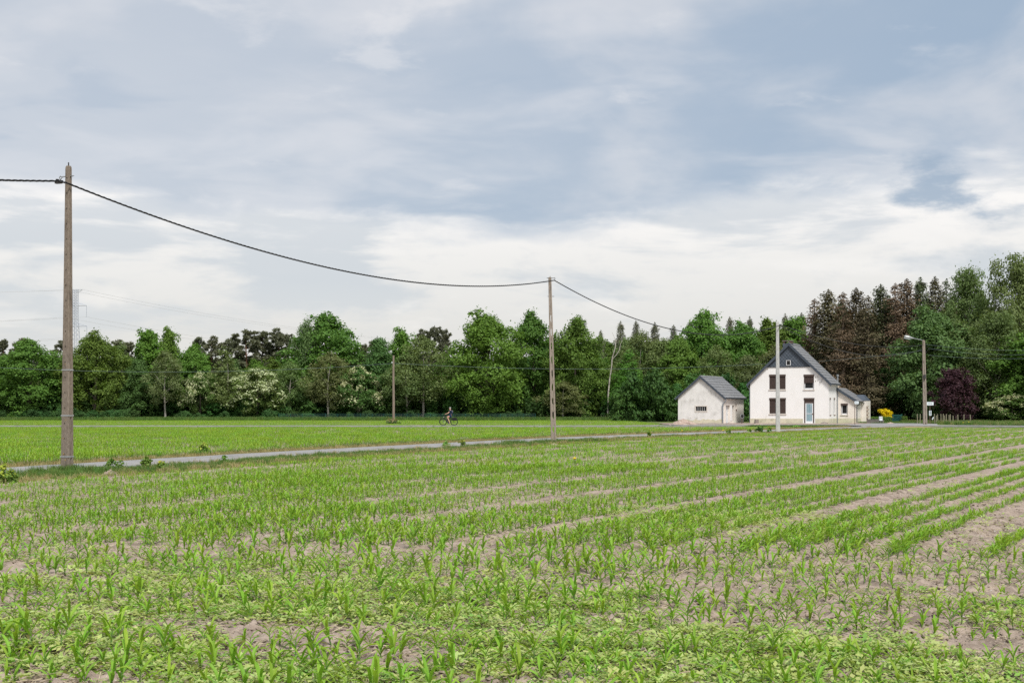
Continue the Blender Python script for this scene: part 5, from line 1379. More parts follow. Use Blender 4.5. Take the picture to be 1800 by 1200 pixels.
def spruce(seed, H, R, base, dens=1.0, lsz=.29, ragged=.25):
    rng = np.random.default_rng(seed); P = []; A = []; N = []; Ls = []; limb = MB()
    z = base
    while z < H - .3:
        t = (z - base) / (H - base); Lb = R * (1 - t) ** .68 * rng.uniform(1 - ragged, 1 + ragged * .6) + .15
        nbn = int(4 + 3 * (1 - t)); a0 = rng.random() * 6.28
        for j in range(nbn):
            if rng.random() > .5 + .5 * dens: continue
            zj = z + rng.normal(0, .22); a = a0 + j * 6.283 / nbn + rng.normal(0, .35); L = Lb * rng.uniform(.5, 1.15); dr = rng.uniform(.12, .50) * (1 - .6 * t)
            k_ = max(4, int((L / .018 + 4) * dens))
            s = rng.random(k_) ** .6; r = s * L
            up_ = -dr * r + .25 * L * s ** 3
            sd = rng.normal(0, 1, k_) * (.16 + .26 * L * (1 - s * .75)) * .8
            x = r * math.cos(a) - sd * math.sin(a); y = r * math.sin(a) + sd * math.cos(a)
            P.append(np.column_stack([x, y, zj + up_ - np.abs(sd) * .35 - rng.random(k_) ** 1.5 * .75]))
            A.append(np.column_stack([np.full(k_, math.cos(a)) * .7, np.full(k_, math.sin(a)) * .7, -.75 + rng.normal(0, .45, k_)]) + rng.normal(0, .5, (k_, 3)))
            N.append(unit(np.column_stack([rng.normal(0, .6, k_) + .5 * math.cos(a), rng.normal(0, .6, k_) + .5 * math.sin(a), np.full(k_, .6)])))
            Ls.append(lsz * rng.uniform(.5, 1.25, k_))
            if j % 2 == 0: limb.tube([(0, 0, zj), (L * .6 * math.cos(a), L * .6 * math.sin(a), zj - dr * L * .6), (L * .9 * math.cos(a), L * .9 * math.sin(a), zj - dr * L * .75)], [.045, .025, .012], 3, caps=False)
        z += rng.uniform(.22, .42) * (1.1 - .3 * t)
    P, A, N, Ls = (np.concatenate(q) for q in (P, A, N, Ls))
    k_ = 160; tz = H - .1 - 1.3 * rng.random(k_)
    P = np.concatenate([P, np.column_stack([rng.normal(0, .12, k_) * (H - tz + .05) * 2, rng.normal(0, .12, k_) * (H - tz + .05) * 2, tz])]); A = np.concatenate([A, rng.normal(0, .6, (k_, 3)) + [0, 0, .7]]); N = np.concatenate([N, unit(rng.normal(size=(k_, 3)))]); Ls = np.concatenate([Ls, np.full(k_, lsz * .6)])
    V = cards(P, unit(N), Ls, Ls * .40, rng, A)
    tb = MB(); tb.tube([(0, 0, -.3), (0, 0, H * .4), (0, 0, H * .97)], [H * .0135, H * .009, .02], 7, caps=False)
    o = len(tb.v); tb.v += limb.v; tb.f += [tuple(i + o for i in f) for f in limb.f]; tb.mi += limb.mi
    return tb.mesh('trunk', M['bark_spruce']), V, np.clip(rng.normal(.45, .3, len(V)), 0, 1), None

LIB = {}
def lib(kind, builds, leaf):
    LIB[kind] = []
    for (tr, V, tint, C), H, R in builds:
        LIB[kind].append((tr, quads_mesh('crown', V, M[leaf], tint), H, R))
lib('oak', [(broadleaf(1, 12, 4.6, 1.0, 70, 30000, .28, spike=5), 12, 4.6), (broadleaf(2, 12, 4.3, 1.2, 62, 27000, .28, spike=6), 12, 4.3), (broadleaf(3, 12, 4.8, 1.0, 78, 31000, .27, 'egg', spike=6), 12, 4.8)], 'oak')
lib('ash', [(broadleaf(11, 12, 3.0, 2.0, 38, 15000, .28, 'tall', (.24, .38), 1.15, spike=9), 12, 3.0), (broadleaf(12, 12, 3.4, 2.0, 44, 16000, .28, 'tall', (.22, .36), 1.1, spike=8), 12, 3.4)], 'ash')
lib('maple', [(broadleaf(21, 12, 3.4, .6, 50, 20000, .28, 'tall', (.26, .40), .9), 12, 3.4)], 'maple')
lib('birch', [(broadleaf(31, 12, 2.9, 3.3, 46, 10000, .26, 'egg', (.20, .34), .9, .9, .45, .45, .14, 'bark_birch', .035), 12, 2.9), (broadleaf(32, 12, 3.4, 2.8, 52, 11000, .26, 'egg', (.20, .32), .9, 1.1, .45, .45, .14, 'bark_birch', .035), 12, 3.4), (broadleaf(33, 12, 2.4, 3.6, 40, 7500, .25, 'cone', (.26, .40), 1.0, .9, .45, .45, .13, 'bark_birch', .03), 12, 2.4)], 'birch')
lib('willow', [(broadleaf(41, 14, 5.4, 1.2, 90, 30000, .27, 'round', (.16, .28), .9, .8, .5, .55, .28, 'bark_oak', spike=10), 14, 5.4), (broadleaf(42, 14, 4.6, 1.5, 80, 26000, .26, 'egg', (.16, .28), 1.0, 1.0, .45, .5, .26, 'bark_birch', spike=12), 14, 4.6)], 'willow')
lib('pine', [(pine(51, 13, 2.9, 6.4, 11000, .34), 13, 2.9), (pine(52, 13, 2.5, 6.9, 9000, .34), 13, 2.5), (pine(53, 13, 2.7, 5.0, 11000, .34), 13, 2.7), (pine(54, 13, 2.8, 7.2, 9000, .34), 13, 2.8)], 'pine')
lib('spruce', [(spruce(61, 17, 3.0, 1.0, 1.0), 17, 3.0), (spruce(62, 17, 2.7, 1.4, .85), 17, 2.7)], 'spruce')
lib('spruce_thin', [(spruce(63, 17, 2.7, 2.2, .62, .28, .45), 17, 2.6), (spruce(64, 17, 2.5, 2.8, .48, .27, .5), 17, 2.3)], 'spruce_dead')
lib('plum', [(broadleaf(71, 6, 2.6, .8, 40, 15000, .19, 'egg', (.14, .30), 1.0, shell=.45, spike=9), 6, 2.6)], 'plum')
lib('shrub', [(broadleaf(81, 3, 1.6, .1, 16, 2200, .24, 'dome', (.3, .48)), 3, 1.6), (broadleaf(82, 3, 1.4, .1, 12, 1800, .26, 'dome', (.3, .5)), 3, 1.4), (broadleaf(83, 3, 1.7, .1, 18, 2300, .22, 'dome', (.25, .42)), 3, 1.7)], 'shrub')
# flowering hawthorns: blossom is a part of its own on the outer twigs
LIB['hawthorn'] = []
for sd, sp in ((91, 'round'), (92, 'egg')):
    tr, V, tint, C = broadleaf(sd, 8, 3.6, 1.6, 44, 12000, .25, sp, (.16, .30), .8, .25, .5)
    cz_ = V.mean(1); out = np.hypot(cz_[:, 0], cz_[:, 1]) / 3.6 + (cz_[:, 2] - 3.2) / 5.5
    rng = np.random.default_rng(sd); bl = (out + rng.normal(0, .30, len(V)) > .84)
    bl &= fbm(cz_[:, 0] * 1.1 + 9, cz_[:, 2] * 1.1, sd, 3) > .50
    V2 = V[bl] + np.array([0, 0, .03]); LIB['hawthorn'].append((tr, quads_mesh('crown', V[~bl], M['hawthorn'], tint[~bl]), 8, 3.6, quads_mesh('blossom', V2, M['blossom'])))

PLURAL = {'oak': 'oak', 'ash': 'ash', 'maple': 'maple', 'birch': 'birch', 'willow': 'willow', 'pine': 'pine', 'spruce': 'spruce', 'spruce_thin': 'spruce', 'plum': 'plum', 'hawthorn': 'hawthorn'}
def tree(kind, px, top, width, d, label, v=0, leaf=None, group=None, rot=None, bark=None, name=None):
    L_ = LIB[kind][v % len(LIB[kind])]
    H = EYE + (YH - top) / F * d; x = (px - 900) / F * d; R_ = width / 2 / F * d
    nm = name or PLURAL[kind] + '_tree'
    r = thing(nm, label, 'tree', (x, d, -.03), random.uniform(0, 6.28) if rot is None else rot, group)
    wk = 1.55 if kind == 'pine' else 1.22 if kind in ('oak', 'ash', 'birch', 'maple', 'pine', 'hawthorn') else 1.0
    r.scale = (R_ / L_[3] * wk * random.uniform(.94, 1.06), R_ / L_[3] * wk * random.uniform(.94, 1.06), H / L_[2] * .985)
    t_ = link('trunk', L_[0], r); c_ = link('crown', L_[1], r)
    if leaf: c_.material_slots[0].link = 'OBJECT'; c_.material_slots[0].material = M[leaf]
    if bark: t_.material_slots[0].link = 'OBJECT'; t_.material_slots[0].material = M[bark]
    if len(L_) > 4: link('blossom', L_[4], r)
    return r
# ---- front row, left to right
tree('oak', 50, 597, 122, 200, 'broad dark green oak at the left edge of the picture', 0)
tree('oak', 166, 584, 104, 201, 'tall leafy oak just right of the nearest concrete pole', 2)
tree('birch', 213, 598, 60, 206, 'pale feathery birch behind the oaks right of the nearest pole', 2)
tree('maple', 243, 628, 58, 200, 'dark narrow maple reaching to the ground between oak and birch', 0)
tree('ash', 262, 579, 66, 207, 'bright green ash with upright tips left of the olive birch', 0)
tree('ash', 296, 577, 54, 208, 'slimmer bright green ash directly behind the olive birch', 1)
tree('birch', 291, 612, 64, 199, 'olive green birch with a white trunk at the wood\'s edge', 0, 'birch_olive')
tree('oak', 338, 606, 72, 204, 'bright green rounded oak right of the olive birch', 1, 'ash')
tree('hawthorn', 352, 652, 60, 200, 'small hawthorn with a few pale blossoms left of the conical birch', 1)
tree('birch', 396, 606, 72, 201, 'cone shaped birch with a forked pale trunk left of the blossoming hawthorn', 2)
tree('hawthorn', 452, 642, 92, 199, 'wide hawthorn covered in cream blossom, the larger of the two', 0)
tree('birch', 510, 632, 74, 202, 'grey green birch between the large hawthorn and the big oak', 1)
tree('oak', 574, 552, 138, 209, 'biggest oak of the left half, its crown above all neighbours', 0)
tree('birch', 538, 556, 62, 207, 'tall birch leaning into the left side of the biggest left oak', 1)
tree('birch', 578, 616, 84, 200, 'olive birch of many thin trunks in front of the biggest left oak', 1, 'birch_olive')
tree('hawthorn', 630, 641, 74, 200, 'narrower hawthorn in cream blossom left of the wooden pole', 1)
tree('maple', 668, 590, 62, 203, 'dark green maple just left of the wooden pole', 0)
tree('ash', 706, 578, 70, 209, 'bright green ash rising behind the wooden pole', 1)
tree('birch', 744, 586, 104, 200, 'large grey green birch with twin pale trunks left of the cyclist', 1, bark='bark_birch')
tree('birch', 716, 618, 80, 199, 'lower hanging birch immediately right of the wooden pole', 0)
tree('oak', 856, 548, 130, 200, 'big bright oak right behind the cyclist', 2, 'ash')
tree('oak', 936, 549, 92, 205, 'tall oak half hidden by the twin legged pole', 1)
tree('oak', 1014, 558, 92, 201, 'dense dark oak right of the twin legged pole', 0)
tree('birch', 990, 668, 76, 198, 'small bushy birch at the foot of the dense dark oak', 1, 'birch_olive')
tree('birch', 1126, 576, 84, 203, 'feathery birch right of the bare white trunk', 1)
tree('birch', 1164, 590, 66, 201, 'slim light green birch left of the outbuilding', 0)
tree('birch', 1104, 612, 70, 199, 'low light green birch at the field edge, second left of the outbuilding', 2, 'ash', bark='bark_oak')
tree('oak', 1238, 547, 108, 204, 'tall round oak standing behind the white outbuilding', 0)
tree('oak', 1192, 590, 80, 200, 'mid green oak against the left wall of the outbuilding', 1)
tree('birch', 1258, 604, 76, 190, 'pale leaved crooked tree above the outbuilding\'s ridge', 1, bark='bark_oak')
tree('oak', 1304, 566, 96, 203, 'oak in the gap between outbuilding and house', 2)
tree('birch', 1316, 620, 72, 186, 'yellowish green tree close behind the left eave of the house', 0, 'birch_olive', bark='bark_oak')
tree('oak', 1356, 562, 96, 205, 'round oak behind the pale grey pole', 1)
tree('ash', 1398, 556, 70, 206, 'bright green ash left of the brown spruces', 0)
tree('birch', 1372, 600, 90, 192, 'loose olive green tree behind the left roof slope of the house', 1, 'birch_olive', bark='bark_oak')
# ---- spruces to the right of the house, half of them dead
for i, (px, top, w, d, kd, lf, lab) in enumerate((
    (1432, 520, 62, 190, 'spruce_thin', 'spruce_dead', 'leftmost browned spruce, rising behind the house chimney'),
    (1456, 503, 70, 187, 'spruce', 'spruce_mix', 'tall fading spruce above the right roof slope of the house'),
    (1482, 508, 60, 180.5, 'spruce_thin', 'spruce_dead', 'thin dead spruce with its pale trunk showing behind the eaves'),
    (1505, 500, 66, 188, 'spruce', 'spruce_mix', 'green and brown spruce above the lean-to flue'),
    (1526, 514, 58, 180, 'spruce_thin', 'spruce_mix', 'thin spruce with a bare pale trunk right of the flue'),
    (1548, 494, 70, 189, 'spruce', 'spruce', 'dark green spruce between two brown spruces'),
    (1574, 492, 62, 187, 'spruce_thin', 'spruce_dead', 'reddish brown dead spruce behind the yellow bush'),
    (1594, 484, 74, 190, 'spruce', 'spruce_dead', 'broad reddish brown spruce left of the lamp head'),
    (1618, 481, 66, 191, 'spruce', 'spruce', 'dark green spruce directly behind the lamp post'),
    (1644, 480, 62, 192, 'spruce', 'spruce_mix', 'rightmost dark spruce, beside the tall pale willow'),
    (1664, 484, 52, 193, 'spruce_thin', 'spruce', 'narrow spruce tip poking up behind the tall pale willow'))):
    tree(kd, px, top, w * 1.7, d, lab, i, lf)
tree('spruce', 1500, 640, 60, 183, 'young green spruce behind the lean-to roof', 0, 'spruce')
tree('spruce', 1462, 652, 56, 184, 'small green spruce squeezed behind the house\'s right eave', 1, 'spruce')
tree('spruce', 1560, 628, 78, 185, 'low drooping spruce behind the yellow bush and the gate', 0, 'spruce_mix')
tree('spruce', 1600, 640, 74, 184, 'low olive brown spruce left of the lamp post\'s foot', 1, 'spruce_mix')
# ---- broadleaf trees closing the right side
tree('oak', 1640, 542, 142, 176, 'pale leaved broad tree behind the lamp post', 2, 'willow')
tree('willow', 1700, 470, 130, 184, 'tallest pale green willow right of the spruces', 1)
tree('willow', 1788, 452, 168, 178, 'tall birch-like tree at the right edge of the picture', 0, 'birch')
tree('willow', 1752, 548, 150, 170, 'drooping green birch in front of the right edge trees', 1, 'birch')
tree('birch', 1692, 560, 110, 174, 'mid green hanging birch above the purple plum', 1)
tree('oak', 1842, 560, 150, 166, 'dark spreading tree cut by the right edge', 0)
tree('hawthorn', 1780, 690, 84, 164, 'white flowering hawthorn bush low at the right edge', 0)
tree('plum', 1680, 648, 90, 163, 'dark purple leaved plum tree right of the lamp post', 0)
# ---- pines showing above the front row
k_ = 0
for px, top, w, d in ((8, 594, 44, 216), (40, 592, 40, 218), (108, 596, 44, 214), (208, 594, 46, 214), (228, 598, 44, 217), (352, 590, 46, 215), (376, 588, 48, 213), (404, 592, 48, 216), (434, 577, 62, 211), (462, 580, 56, 213), (486, 574, 54, 212), (505, 584, 40, 215), (640, 602, 40, 216), (656, 596, 40, 218), (742, 576, 40, 216), (764, 571, 44, 215), (782, 576, 40, 218), (1064, 568, 40, 215), (1096, 562, 40, 217), (1120, 558, 44, 216), (1150, 558, 44, 218), (1180, 560, 44, 219), (1206, 560, 40, 217), (1290, 552, 42, 216), (1322, 548, 44, 218), (1350, 547, 44, 217), (1378, 550, 44, 219), (1404, 546, 44, 218), (1424, 541, 40, 216)):
    if px < 1060: tree('pine', px, top, w, d, 'dark clumpy pine in the rear of the wood, its top above the front row', k_, group='dark clumpy pines in the rear of the wood')
    else: tree('spruce', px + (k_ * 37 % 17) - 8, top + (k_ * 29 % 13) - 4, 46 + (k_ * 13 % 22), d, 'grey green spiky conifer in the rear of the wood between bare birch and spruces', k_, 'pine', group='spiky conifers in the rear of the wood', bark='bark_pine', name='conifer_tree')
    k_ += 1
# the bare white birch trunk
d = 198.5; x0 = (1068 - 900) / F * d
def q_(px, py, dy=0): p = wp(px, py, d); return (p.x - x0, dy, p.z)
r = thing('bare_birch', 'leafless white birch trunk, forked near the top, standing before the dark wood', 'tree', (x0, d, 0))
part('trunk', MB().tube([(0, 0, -.2), q_(1068.5, 715), q_(1069.5, 690), q_(1072, 665, .2), q_(1075, 645), q_(1076, 630), q_(1081, 612, -.2), q_(1083, 598)], [.13, .115, .105, .09, .08, .075, .055, .025], 7), M['bark_birch'], r)
part('limb', MB().tube([q_(1076, 632), q_(1083, 624, -.3), q_(1088, 616, -.4), q_(1091, 603, -.3), q_(1094, 598, -.2)], [.06, .055, .045, .03, .015], 6), M['bark_birch'], r)
part('limb', MB().tube([q_(1083, 600), q_(1079, 590, .2), q_(1076, 584, .2)], [.035, .025, .012], 5), M['bark_birch'], r)

# ---- the depth of the wood and its undergrowth, one mass each
n = 620
fx_ = RNG.uniform(-105, 34, n); fy_ = RNG.uniform(206, 262, n); fx_ *= fy_ / 215
kinds = [LIB['oak'][1], LIB['maple'][0], LIB['birch'][0], LIB['oak'][0], LIB['pine'][2]]
src = []
for L_ in kinds: src += [L_[1], L_[0]]
vi = RNG.integers(0, len(kinds), n)
Hn = RNG.uniform(7.0, 9.6, n) + np.where(fx_ > 5, 2.6, 0) + (fy_ - 206) * .025
scl = np.array([Hn[j] / kinds[i][2] for j, i in enumerate(vi)])
pos = np.column_stack([fx_, fy_, np.full(n, -.03)]); rot = np.column_stack([np.zeros(n), np.zeros(n), RNG.random(n) * 6.28])
S3 = np.column_stack([scl * 1.1, scl * 1.1, scl])
scatter('woodland', np.repeat(pos, 2, 0), np.repeat(rot, 2, 0), np.repeat(S3, 2, 0), np.column_stack([vi * 2, vi * 2 + 1]).ravel(), src)
n2 = 200                                                                   # right hand wood
fx_ = RNG.uniform(40, 96, n2); fy_ = RNG.uniform(188, 234, n2); ok = fx_ > 41.5 + (fy_ - 188) * .25
fx_, fy_ = fx_[ok], fy_[ok]; n2 = len(fx_)
ks = [LIB['spruce'][0], LIB['spruce'][1], LIB['spruce_thin'][0]]; src = []
for L_ in ks: src += [L_[1], L_[0]]
vi = RNG.integers(0, 3, n2); scl = np.array([RNG.uniform(13.5, 18.0) / ks[i][2] for i in vi])
pos = np.column_stack([fx_, fy_, np.full(n2, -.03)]); rot = np.column_stack([np.zeros(n2), np.zeros(n2), RNG.random(n2) * 6.28]); S3 = np.column_stack([scl * 1.35, scl * 1.35, scl])
scatter('spruce_wood', np.repeat(pos, 2, 0), np.repeat(rot, 2, 0), np.repeat(S3, 2, 0), np.column_stack([vi * 2, vi * 2 + 1]).ravel(), src)
SHR = [L_[1] for L_ in LIB['shrub']]
n = 520; ux_ = RNG.uniform(-80, 36, n); uy_ = 199 + 16 * RNG.random(n) ** 1.1
s_ = RNG.uniform(.45, 1.15, n) * (.55 + .9 * fbm(ux_ * .12, uy_ * .12, 31, 3))
flat_scatter('undergrowth', np.column_stack([ux_, uy_]), SHR, 1, 1, scl=s_, zs=RNG.uniform(.8, 1.5, n))
BR = [quads_mesh('bramble', broadleaf(181 + i, 3, 1.9, .05, 14, 2000, .22, 'dome', (.3, .45))[1], M['bramble']) for i in range(2)]
n = 150; ux_ = np.concatenate([RNG.uniform(-74, -52, 110), RNG.uniform(-52, 10, 40)]); uy_ = RNG.uniform(196.0, 199.5, n)
flat_scatter('bramble_bank', np.column_stack([ux_, uy_]), BR, .3, .62, zs=RNG.uniform(.6, 1.0, n))
n = 260; ux_ = RNG.uniform(40, 84, n); uy_ = RNG.uniform(166, 188, n); ok = (uy_ > 181) | (ux_ > 57)
flat_scatter('right_undergrowth', np.column_stack([ux_, uy_])[ok], SHR, .4, 1.25, zs=RNG.uniform(.8, 1.5, int(ok.sum())))
n = 90; ux_ = RNG.uniform(14, 54, n); uy_ = RNG.uniform(181, 188, n)
flat_scatter('garden_undergrowth', np.column_stack([ux_, uy_]), SHR, .6, 1.5, zs=RNG.uniform(.9, 1.6, n))
# brushwood lying along the wood's edge
mb = MB(); rr = random.Random(4)
for i in range(420):
    x, y = rr.uniform(-34, 26), rr.uniform(196.5, 199); a = rr.uniform(0, 6.28); L = rr.uniform(.5, 1.6); z = rr.uniform(.05, .6)
    mb.tube([(x, y, z * .4), (x + L * .5 * math.cos(a), y + L * .3 * math.sin(a), z + .25), (x + L * math.cos(a), y + L * .5 * math.sin(a), z * .6)], [.03, .025, .012], 3, caps=False)
b_ = link('brushwood', mb.mesh('brushwood', M['bark_oak'])); b_['kind'] = 'stuff'

# ---------------------------------------------------------------- small bushes of the verge and the garden
def sapling_meshes(seed, H, R, n, lsz, leaf, tips=None):
    tr, V, tint, C = broadleaf(seed, H, R, H * .05, 12, n, lsz, 'dome', (.28, .46), 1.0, 0, .4, .55, .012, 'bark_oak')
    if tips is None: return tr, quads_mesh('foliage', V, M[leaf], tint), None
    up_ = V.mean(1)[:, 2] / H + np.random.default_rng(seed).normal(0, .18, len(V)) > .66
    return tr, quads_mesh('foliage', V[~up_], M[leaf], tint[~up_]), quads_mesh('young_shoot', V[up_], M[tips], tint[up_])
def sapling(px, base, w, h, label, seed, leaf='sapling', tips=None, lsz=.08, n=420, name='sapling', cat='bush'):
    x, y, _ = at(px, base); H = h / F * y; R_ = w / 2 / F * y
    tr, fo, ti = sapling_meshes(seed, H, R_, n, lsz, leaf, tips)
    r = thing(name, label, cat, (x, y, 0)); link('stem', tr, r); link('foliage', fo, r)
    if ti: link('young_shoot', ti, r)
    return r
sapling(8, 849, 44, 32, 'dense leafy bush cut by the left edge, at the near side of the lane', 201, n=520, lsz=.10, tips='sapling_yellow')
sapling(196, 826, 24, 20, 'small leafy sapling in the verge right of the nearest pole', 202, lsz=.10, n=140)
sapling(213, 824, 12, 16, 'thin sprig beside the leafy sapling right of the nearest pole', 203, lsz=.09, n=60)
sapling(257, 824, 22, 21, 'left one of two bushy saplings by the lane, the fuller one', 204, lsz=.10, n=260)
sapling(283, 825, 18, 16, 'right one of two bushy saplings by the lane, yellower', 205, 'sapling', 'sapling_yellow', .09, 170)
sapling(358, 798, 19, 20, 'bush with yellow tips on the far side of the lane', 206, 'sapling', 'sapling_yellow', .10, 320)
sapling(394, 813, 12, 13, 'little dark sapling at the lane\'s near edge opposite the yellow tipped bush', 207, 'sapling', None, .09, 150)
sapling(783, 785, 16, 9, 'low rounded weed clump by the lane left of the yellowish sprout', 208, 'weed_dark', None, .09, 220)
sapling(813, 786, 14, 13, 'yellowish sprouting sapling by the lane below the cyclist', 209, 'sapling', 'sapling_yellow', .09, 160)
sapling(1141, 769, 8, 13, 'single upright bush by the lane halfway to the outbuilding', 210, 'sapling', 'sapling_yellow', .12, 200)
sapling(1281, 763, 10, 11, 'yellow topped bush by the lane in front of the outbuilding', 211, 'sapling', 'sapling_yellow', .13, 200)
sapling(1298, 764, 6, 4, 'tiny dark green tuft between two yellowish bushes by the lane', 212, 'weed_dark', None, .12, 120)
sapling(1317.5, 760, 8, 8, 'small yellowish bush left of the large dark bush by the pale pole', 213, 'sapling', 'sapling_yellow', .13, 160)
sapling(1335.5, 759.5, 15, 12, 'largest dark green bush left of the pale grey pole', 214, 'shrub', 'sapling', .14, 420)
sapling(1352.5, 760.5, 8, 12, 'pale yellow flowered bush just left of the pale grey pole', 215, 'sapling', 'sapling_yellow', .13, 180)
sapling(1399, 752, 14, 4, 'low dark weed patch on the lawn right of the pale grey pole', 216, 'weed_dark', None, .15, 260)
sapling(690, 745, 26, 8, 'clump of rank weeds at the foot of the wooden pole', 217, 'bramble', 'grass_dry', .2, 420)
x, y, _ = at(1556, 742.0)
tr, fo, _n = sapling_meshes(301, 1.3, .95, 3200, .13, 'golden'); r = thing('golden_bush', 'domed bright yellow bush behind the hedge', 'bush', (x, y, .50)); r.scale = (1.0, 1.0, .84); link('stem', tr, r); link('foliage', fo, r)
# clipped hedge: boxes of leaves
def hedge(px0, px1, base, top, label, dep=.8, leaf='hedge'):
    xa, y, _ = at(px0, base); xb = (px1 - 900) / F * y; H = EYE + (YH - top) / F * y; W_ = xb - xa; n = int(W_ * 900)
    r = thing('hedge', label, 'hedge', (xa, y, 0)); rng = np.random.default_rng(int(px0))
    p = np.column_stack([rng.uniform(0, W_, n), rng.uniform(0, dep, n), rng.uniform(0, H, n)])
    fc = rng.integers(0, 3, n); p[fc == 0, 1] = rng.normal(.02, .03, (fc == 0).sum()); p[fc == 1, 2] = H + rng.normal(0, .035, (fc == 1).sum()); 
    nr = unit(np.where((fc == 1)[:, None], [0, -.2, 1], [0, -1, .4]) + rng.normal(0, .5, (n, 3))); L = rng.uniform(.07, .14, n)
    link('foliage', quads_mesh('foliage', cards(p, nr, L, L * .7, rng), M[leaf]), r)
    part('branches', MB().box(.1, W_ - .1, .12, dep - .1, -.05, H - .1), M['shrub'], r); return r
hedge(1524.5, 1568, 742.6, 733.0, 'long clipped green hedge below the yellow bush')
hedge(1586.5, 1595, 742.4, 732.2, 'short end of clipped hedge right of the green gate')
# yellow flowers in the grass
def flower_mesh():
    mb = MB(); mb.tube([(0, 0, 0), (.01, 0, .2)], .006, 3); mb.lathe([(0, .19), (.035, .215), (.02, .235), (0, .24)], 6, 1); return mb.mesh('flower', [M['grass'], M['flower']])
fm_ = flower_mesh()
for (px, py, lab) in ((1010, 825, 'lone yellow dandelion in the maize below the twin legged pole'), (1703, 745, 'yellow flower in the rough grass right of the plum tree'), (1693, 746.2, 'second yellow flower in the rough grass under the plum tree'), (1271, 763.2, 'yellow flower by the lane left of the yellow topped bush'), (1199, 764, 'yellow flower at the lane edge well left of the pale pole')):
    x, y, _ = at(px, py + 3); f_ = link('yellow_flower', fm_, None, (x, y, .05)); f_.scale = (1.6, 1.6, 1.5); tag(f_, lab, 'flower')

# ================================================================ THE CYCLIST
by = 132.0; bx = (788.5 - 900) / F * by
bike = thing('bicycle', 'black bicycle with a rear pannier, ridden leftwards along the path', 'bicycle', (bx, by, PATH_Z))
# forward is -x
def wheel(x):
    w = MB(); n = 28
    mt = Matrix.Translation((x, 0, .345)) @ Matrix.Rotation(math.radians(90), 4, 'X')
    ty = MB().lathe([(.345 + .0 * 1, 0)] and [(.30 + .028 + .03 * math.cos(a), .03 * math.sin(a)) for a in np.linspace(0, 2 * math.pi, 9)], n, mtx=mt)
    t_ = part('wheel', MB().lathe([(0, -.05), (.03, -.05), (.03, .05), (0, .05)], 12, mtx=mt), M['steel'], bike)
    part('tyre', ty, M['rubber'], t_)
    part('rim', MB().lathe([(.285, -.012), (.306, -.014), (.306, .014), (.285, .012), (.285, -.012)], n, mtx=mt), M['bike_paint'], t_)
    sp = MB()
    for i in range(18):
        a = i * 2 * math.pi / 18; sp.tube([(x + .03 * math.cos(a), (-.03 if i % 2 else .03), .345 + .03 * math.sin(a)), (x + .286 * math.cos(a), 0, .345 + .286 * math.sin(a))], .0022, 3)
    part('spokes', sp, M['steel'], t_)
    mg = MB(); ar = [(x + .375 * math.cos(a), 0, .345 + .375 * math.sin(a)) for a in np.linspace(math.radians(20), math.radians(200 if x < 0 else 175), 14)]
    for dy in (-.02, .02): mg.tube([(p[0], dy, p[2]) for p in ar], .012, 4)
    part('mudguard', mg, M['bike_paint'], t_); return t_
wheel(-.53); wheel(.53)
bb = (-.02, 0, .30); hd0 = (-.36, 0, .92); hd1 = (-.40, 0, .74); seat = (.20, 0, .80)
part('frame', MB().tube([hd1, (-.20, 0, .46), bb], [.05, .055, .055], 8).tube([bb, seat], .03, 8).tube([hd0, hd1], .036, 8).tube([(.1, 0, .54), (-.28, 0, .62)], .018, 6)
     .tube([bb, (.53, -.06, .345)], .013, 6).tube([bb, (.53, .06, .345)], .013, 6).tube([(.18, 0, .74), (.53, -.06, .345)], .011, 6).tube([(.18, 0, .74), (.53, .06, .345)], .011, 6), M['bike_paint'], bike)
part('fork', MB().tube([hd1, (-.44, -.05, .60), (-.53, -.055, .345)], .024, 6).tube([hd1, (-.44, .05, .60), (-.53, .055, .345)], .024, 6), M['bike_paint'], bike)
part('motor', MB().lathe([(0, -.06), (.085, -.06), (.1, -.03), (.1, .03), (.085, .06), (0, .06)], 14, mtx=Matrix.Translation((-.03, 0, .30)) @ Matrix.Rotation(math.radians(90), 4, 'X')), M['bike_paint'], bike)
part('battery', MB().box(-.05, .05, -.035, .035, -.18, .18, mtx=Matrix.Translation((-.21, 0, .50)) @ Matrix.Rotation(math.radians(-38), 4, 'Y')), M['bike_paint'], bike)
part('handlebar', MB().tube([hd0, (-.35, 0, 1.02)], .016, 6).tube([(-.24, -.30, 1.08), (-.34, -.22, 1.07), (-.36, 0, 1.04), (-.34, .22, 1.07), (-.24, .30, 1.08)], .013, 6), M['bike_paint'], bike)
part('saddle', MB().prism([(.08, .875), (.30, .90), (.34, .93), (.30, .945), (.18, .93), (.06, .915)], -.07, .07).tube([(.20, 0, .78), (.205, 0, .89)], .014, 6), M['rubble'], bike)
part('carrier', MB().tube([(.24, -.06, .76), (.72, -.06, .76)], .008, 4).tube([(.24, .06, .76), (.72, .06, .76)], .008, 4).tube([(.60, -.06, .76), (.53, -.06, .36)], .008, 4).tube([(.60, .06, .76), (.53, .06, .36)], .008, 4), M['bike_paint'], bike)
for sg in (-1, 1):
    part('pannier', MB().prism([(.40, .74), (.40, .52), (.46, .47), (.74, .47), (.79, .52), (.77, .74)], sg * .09, sg * .24), M['bag'], bike)
for sg in (-1, 1):
    part('crank', MB().tube([(-.03, sg * .07, .30), (-.03 + sg * -.06, sg * .075, .30 + sg * .155)], .012, 5).box(-.05, .05, -.05, .05, -.012, .012, mtx=Matrix.Translation((-.03 - sg * .06, sg * .12, .30 + sg * .155))), M['steel'], bike)
part('front_light', MB().tube([(-.44, 0, .80), (-.48, 0, .80)], [.03, .04], 8), M['strap'], bike)

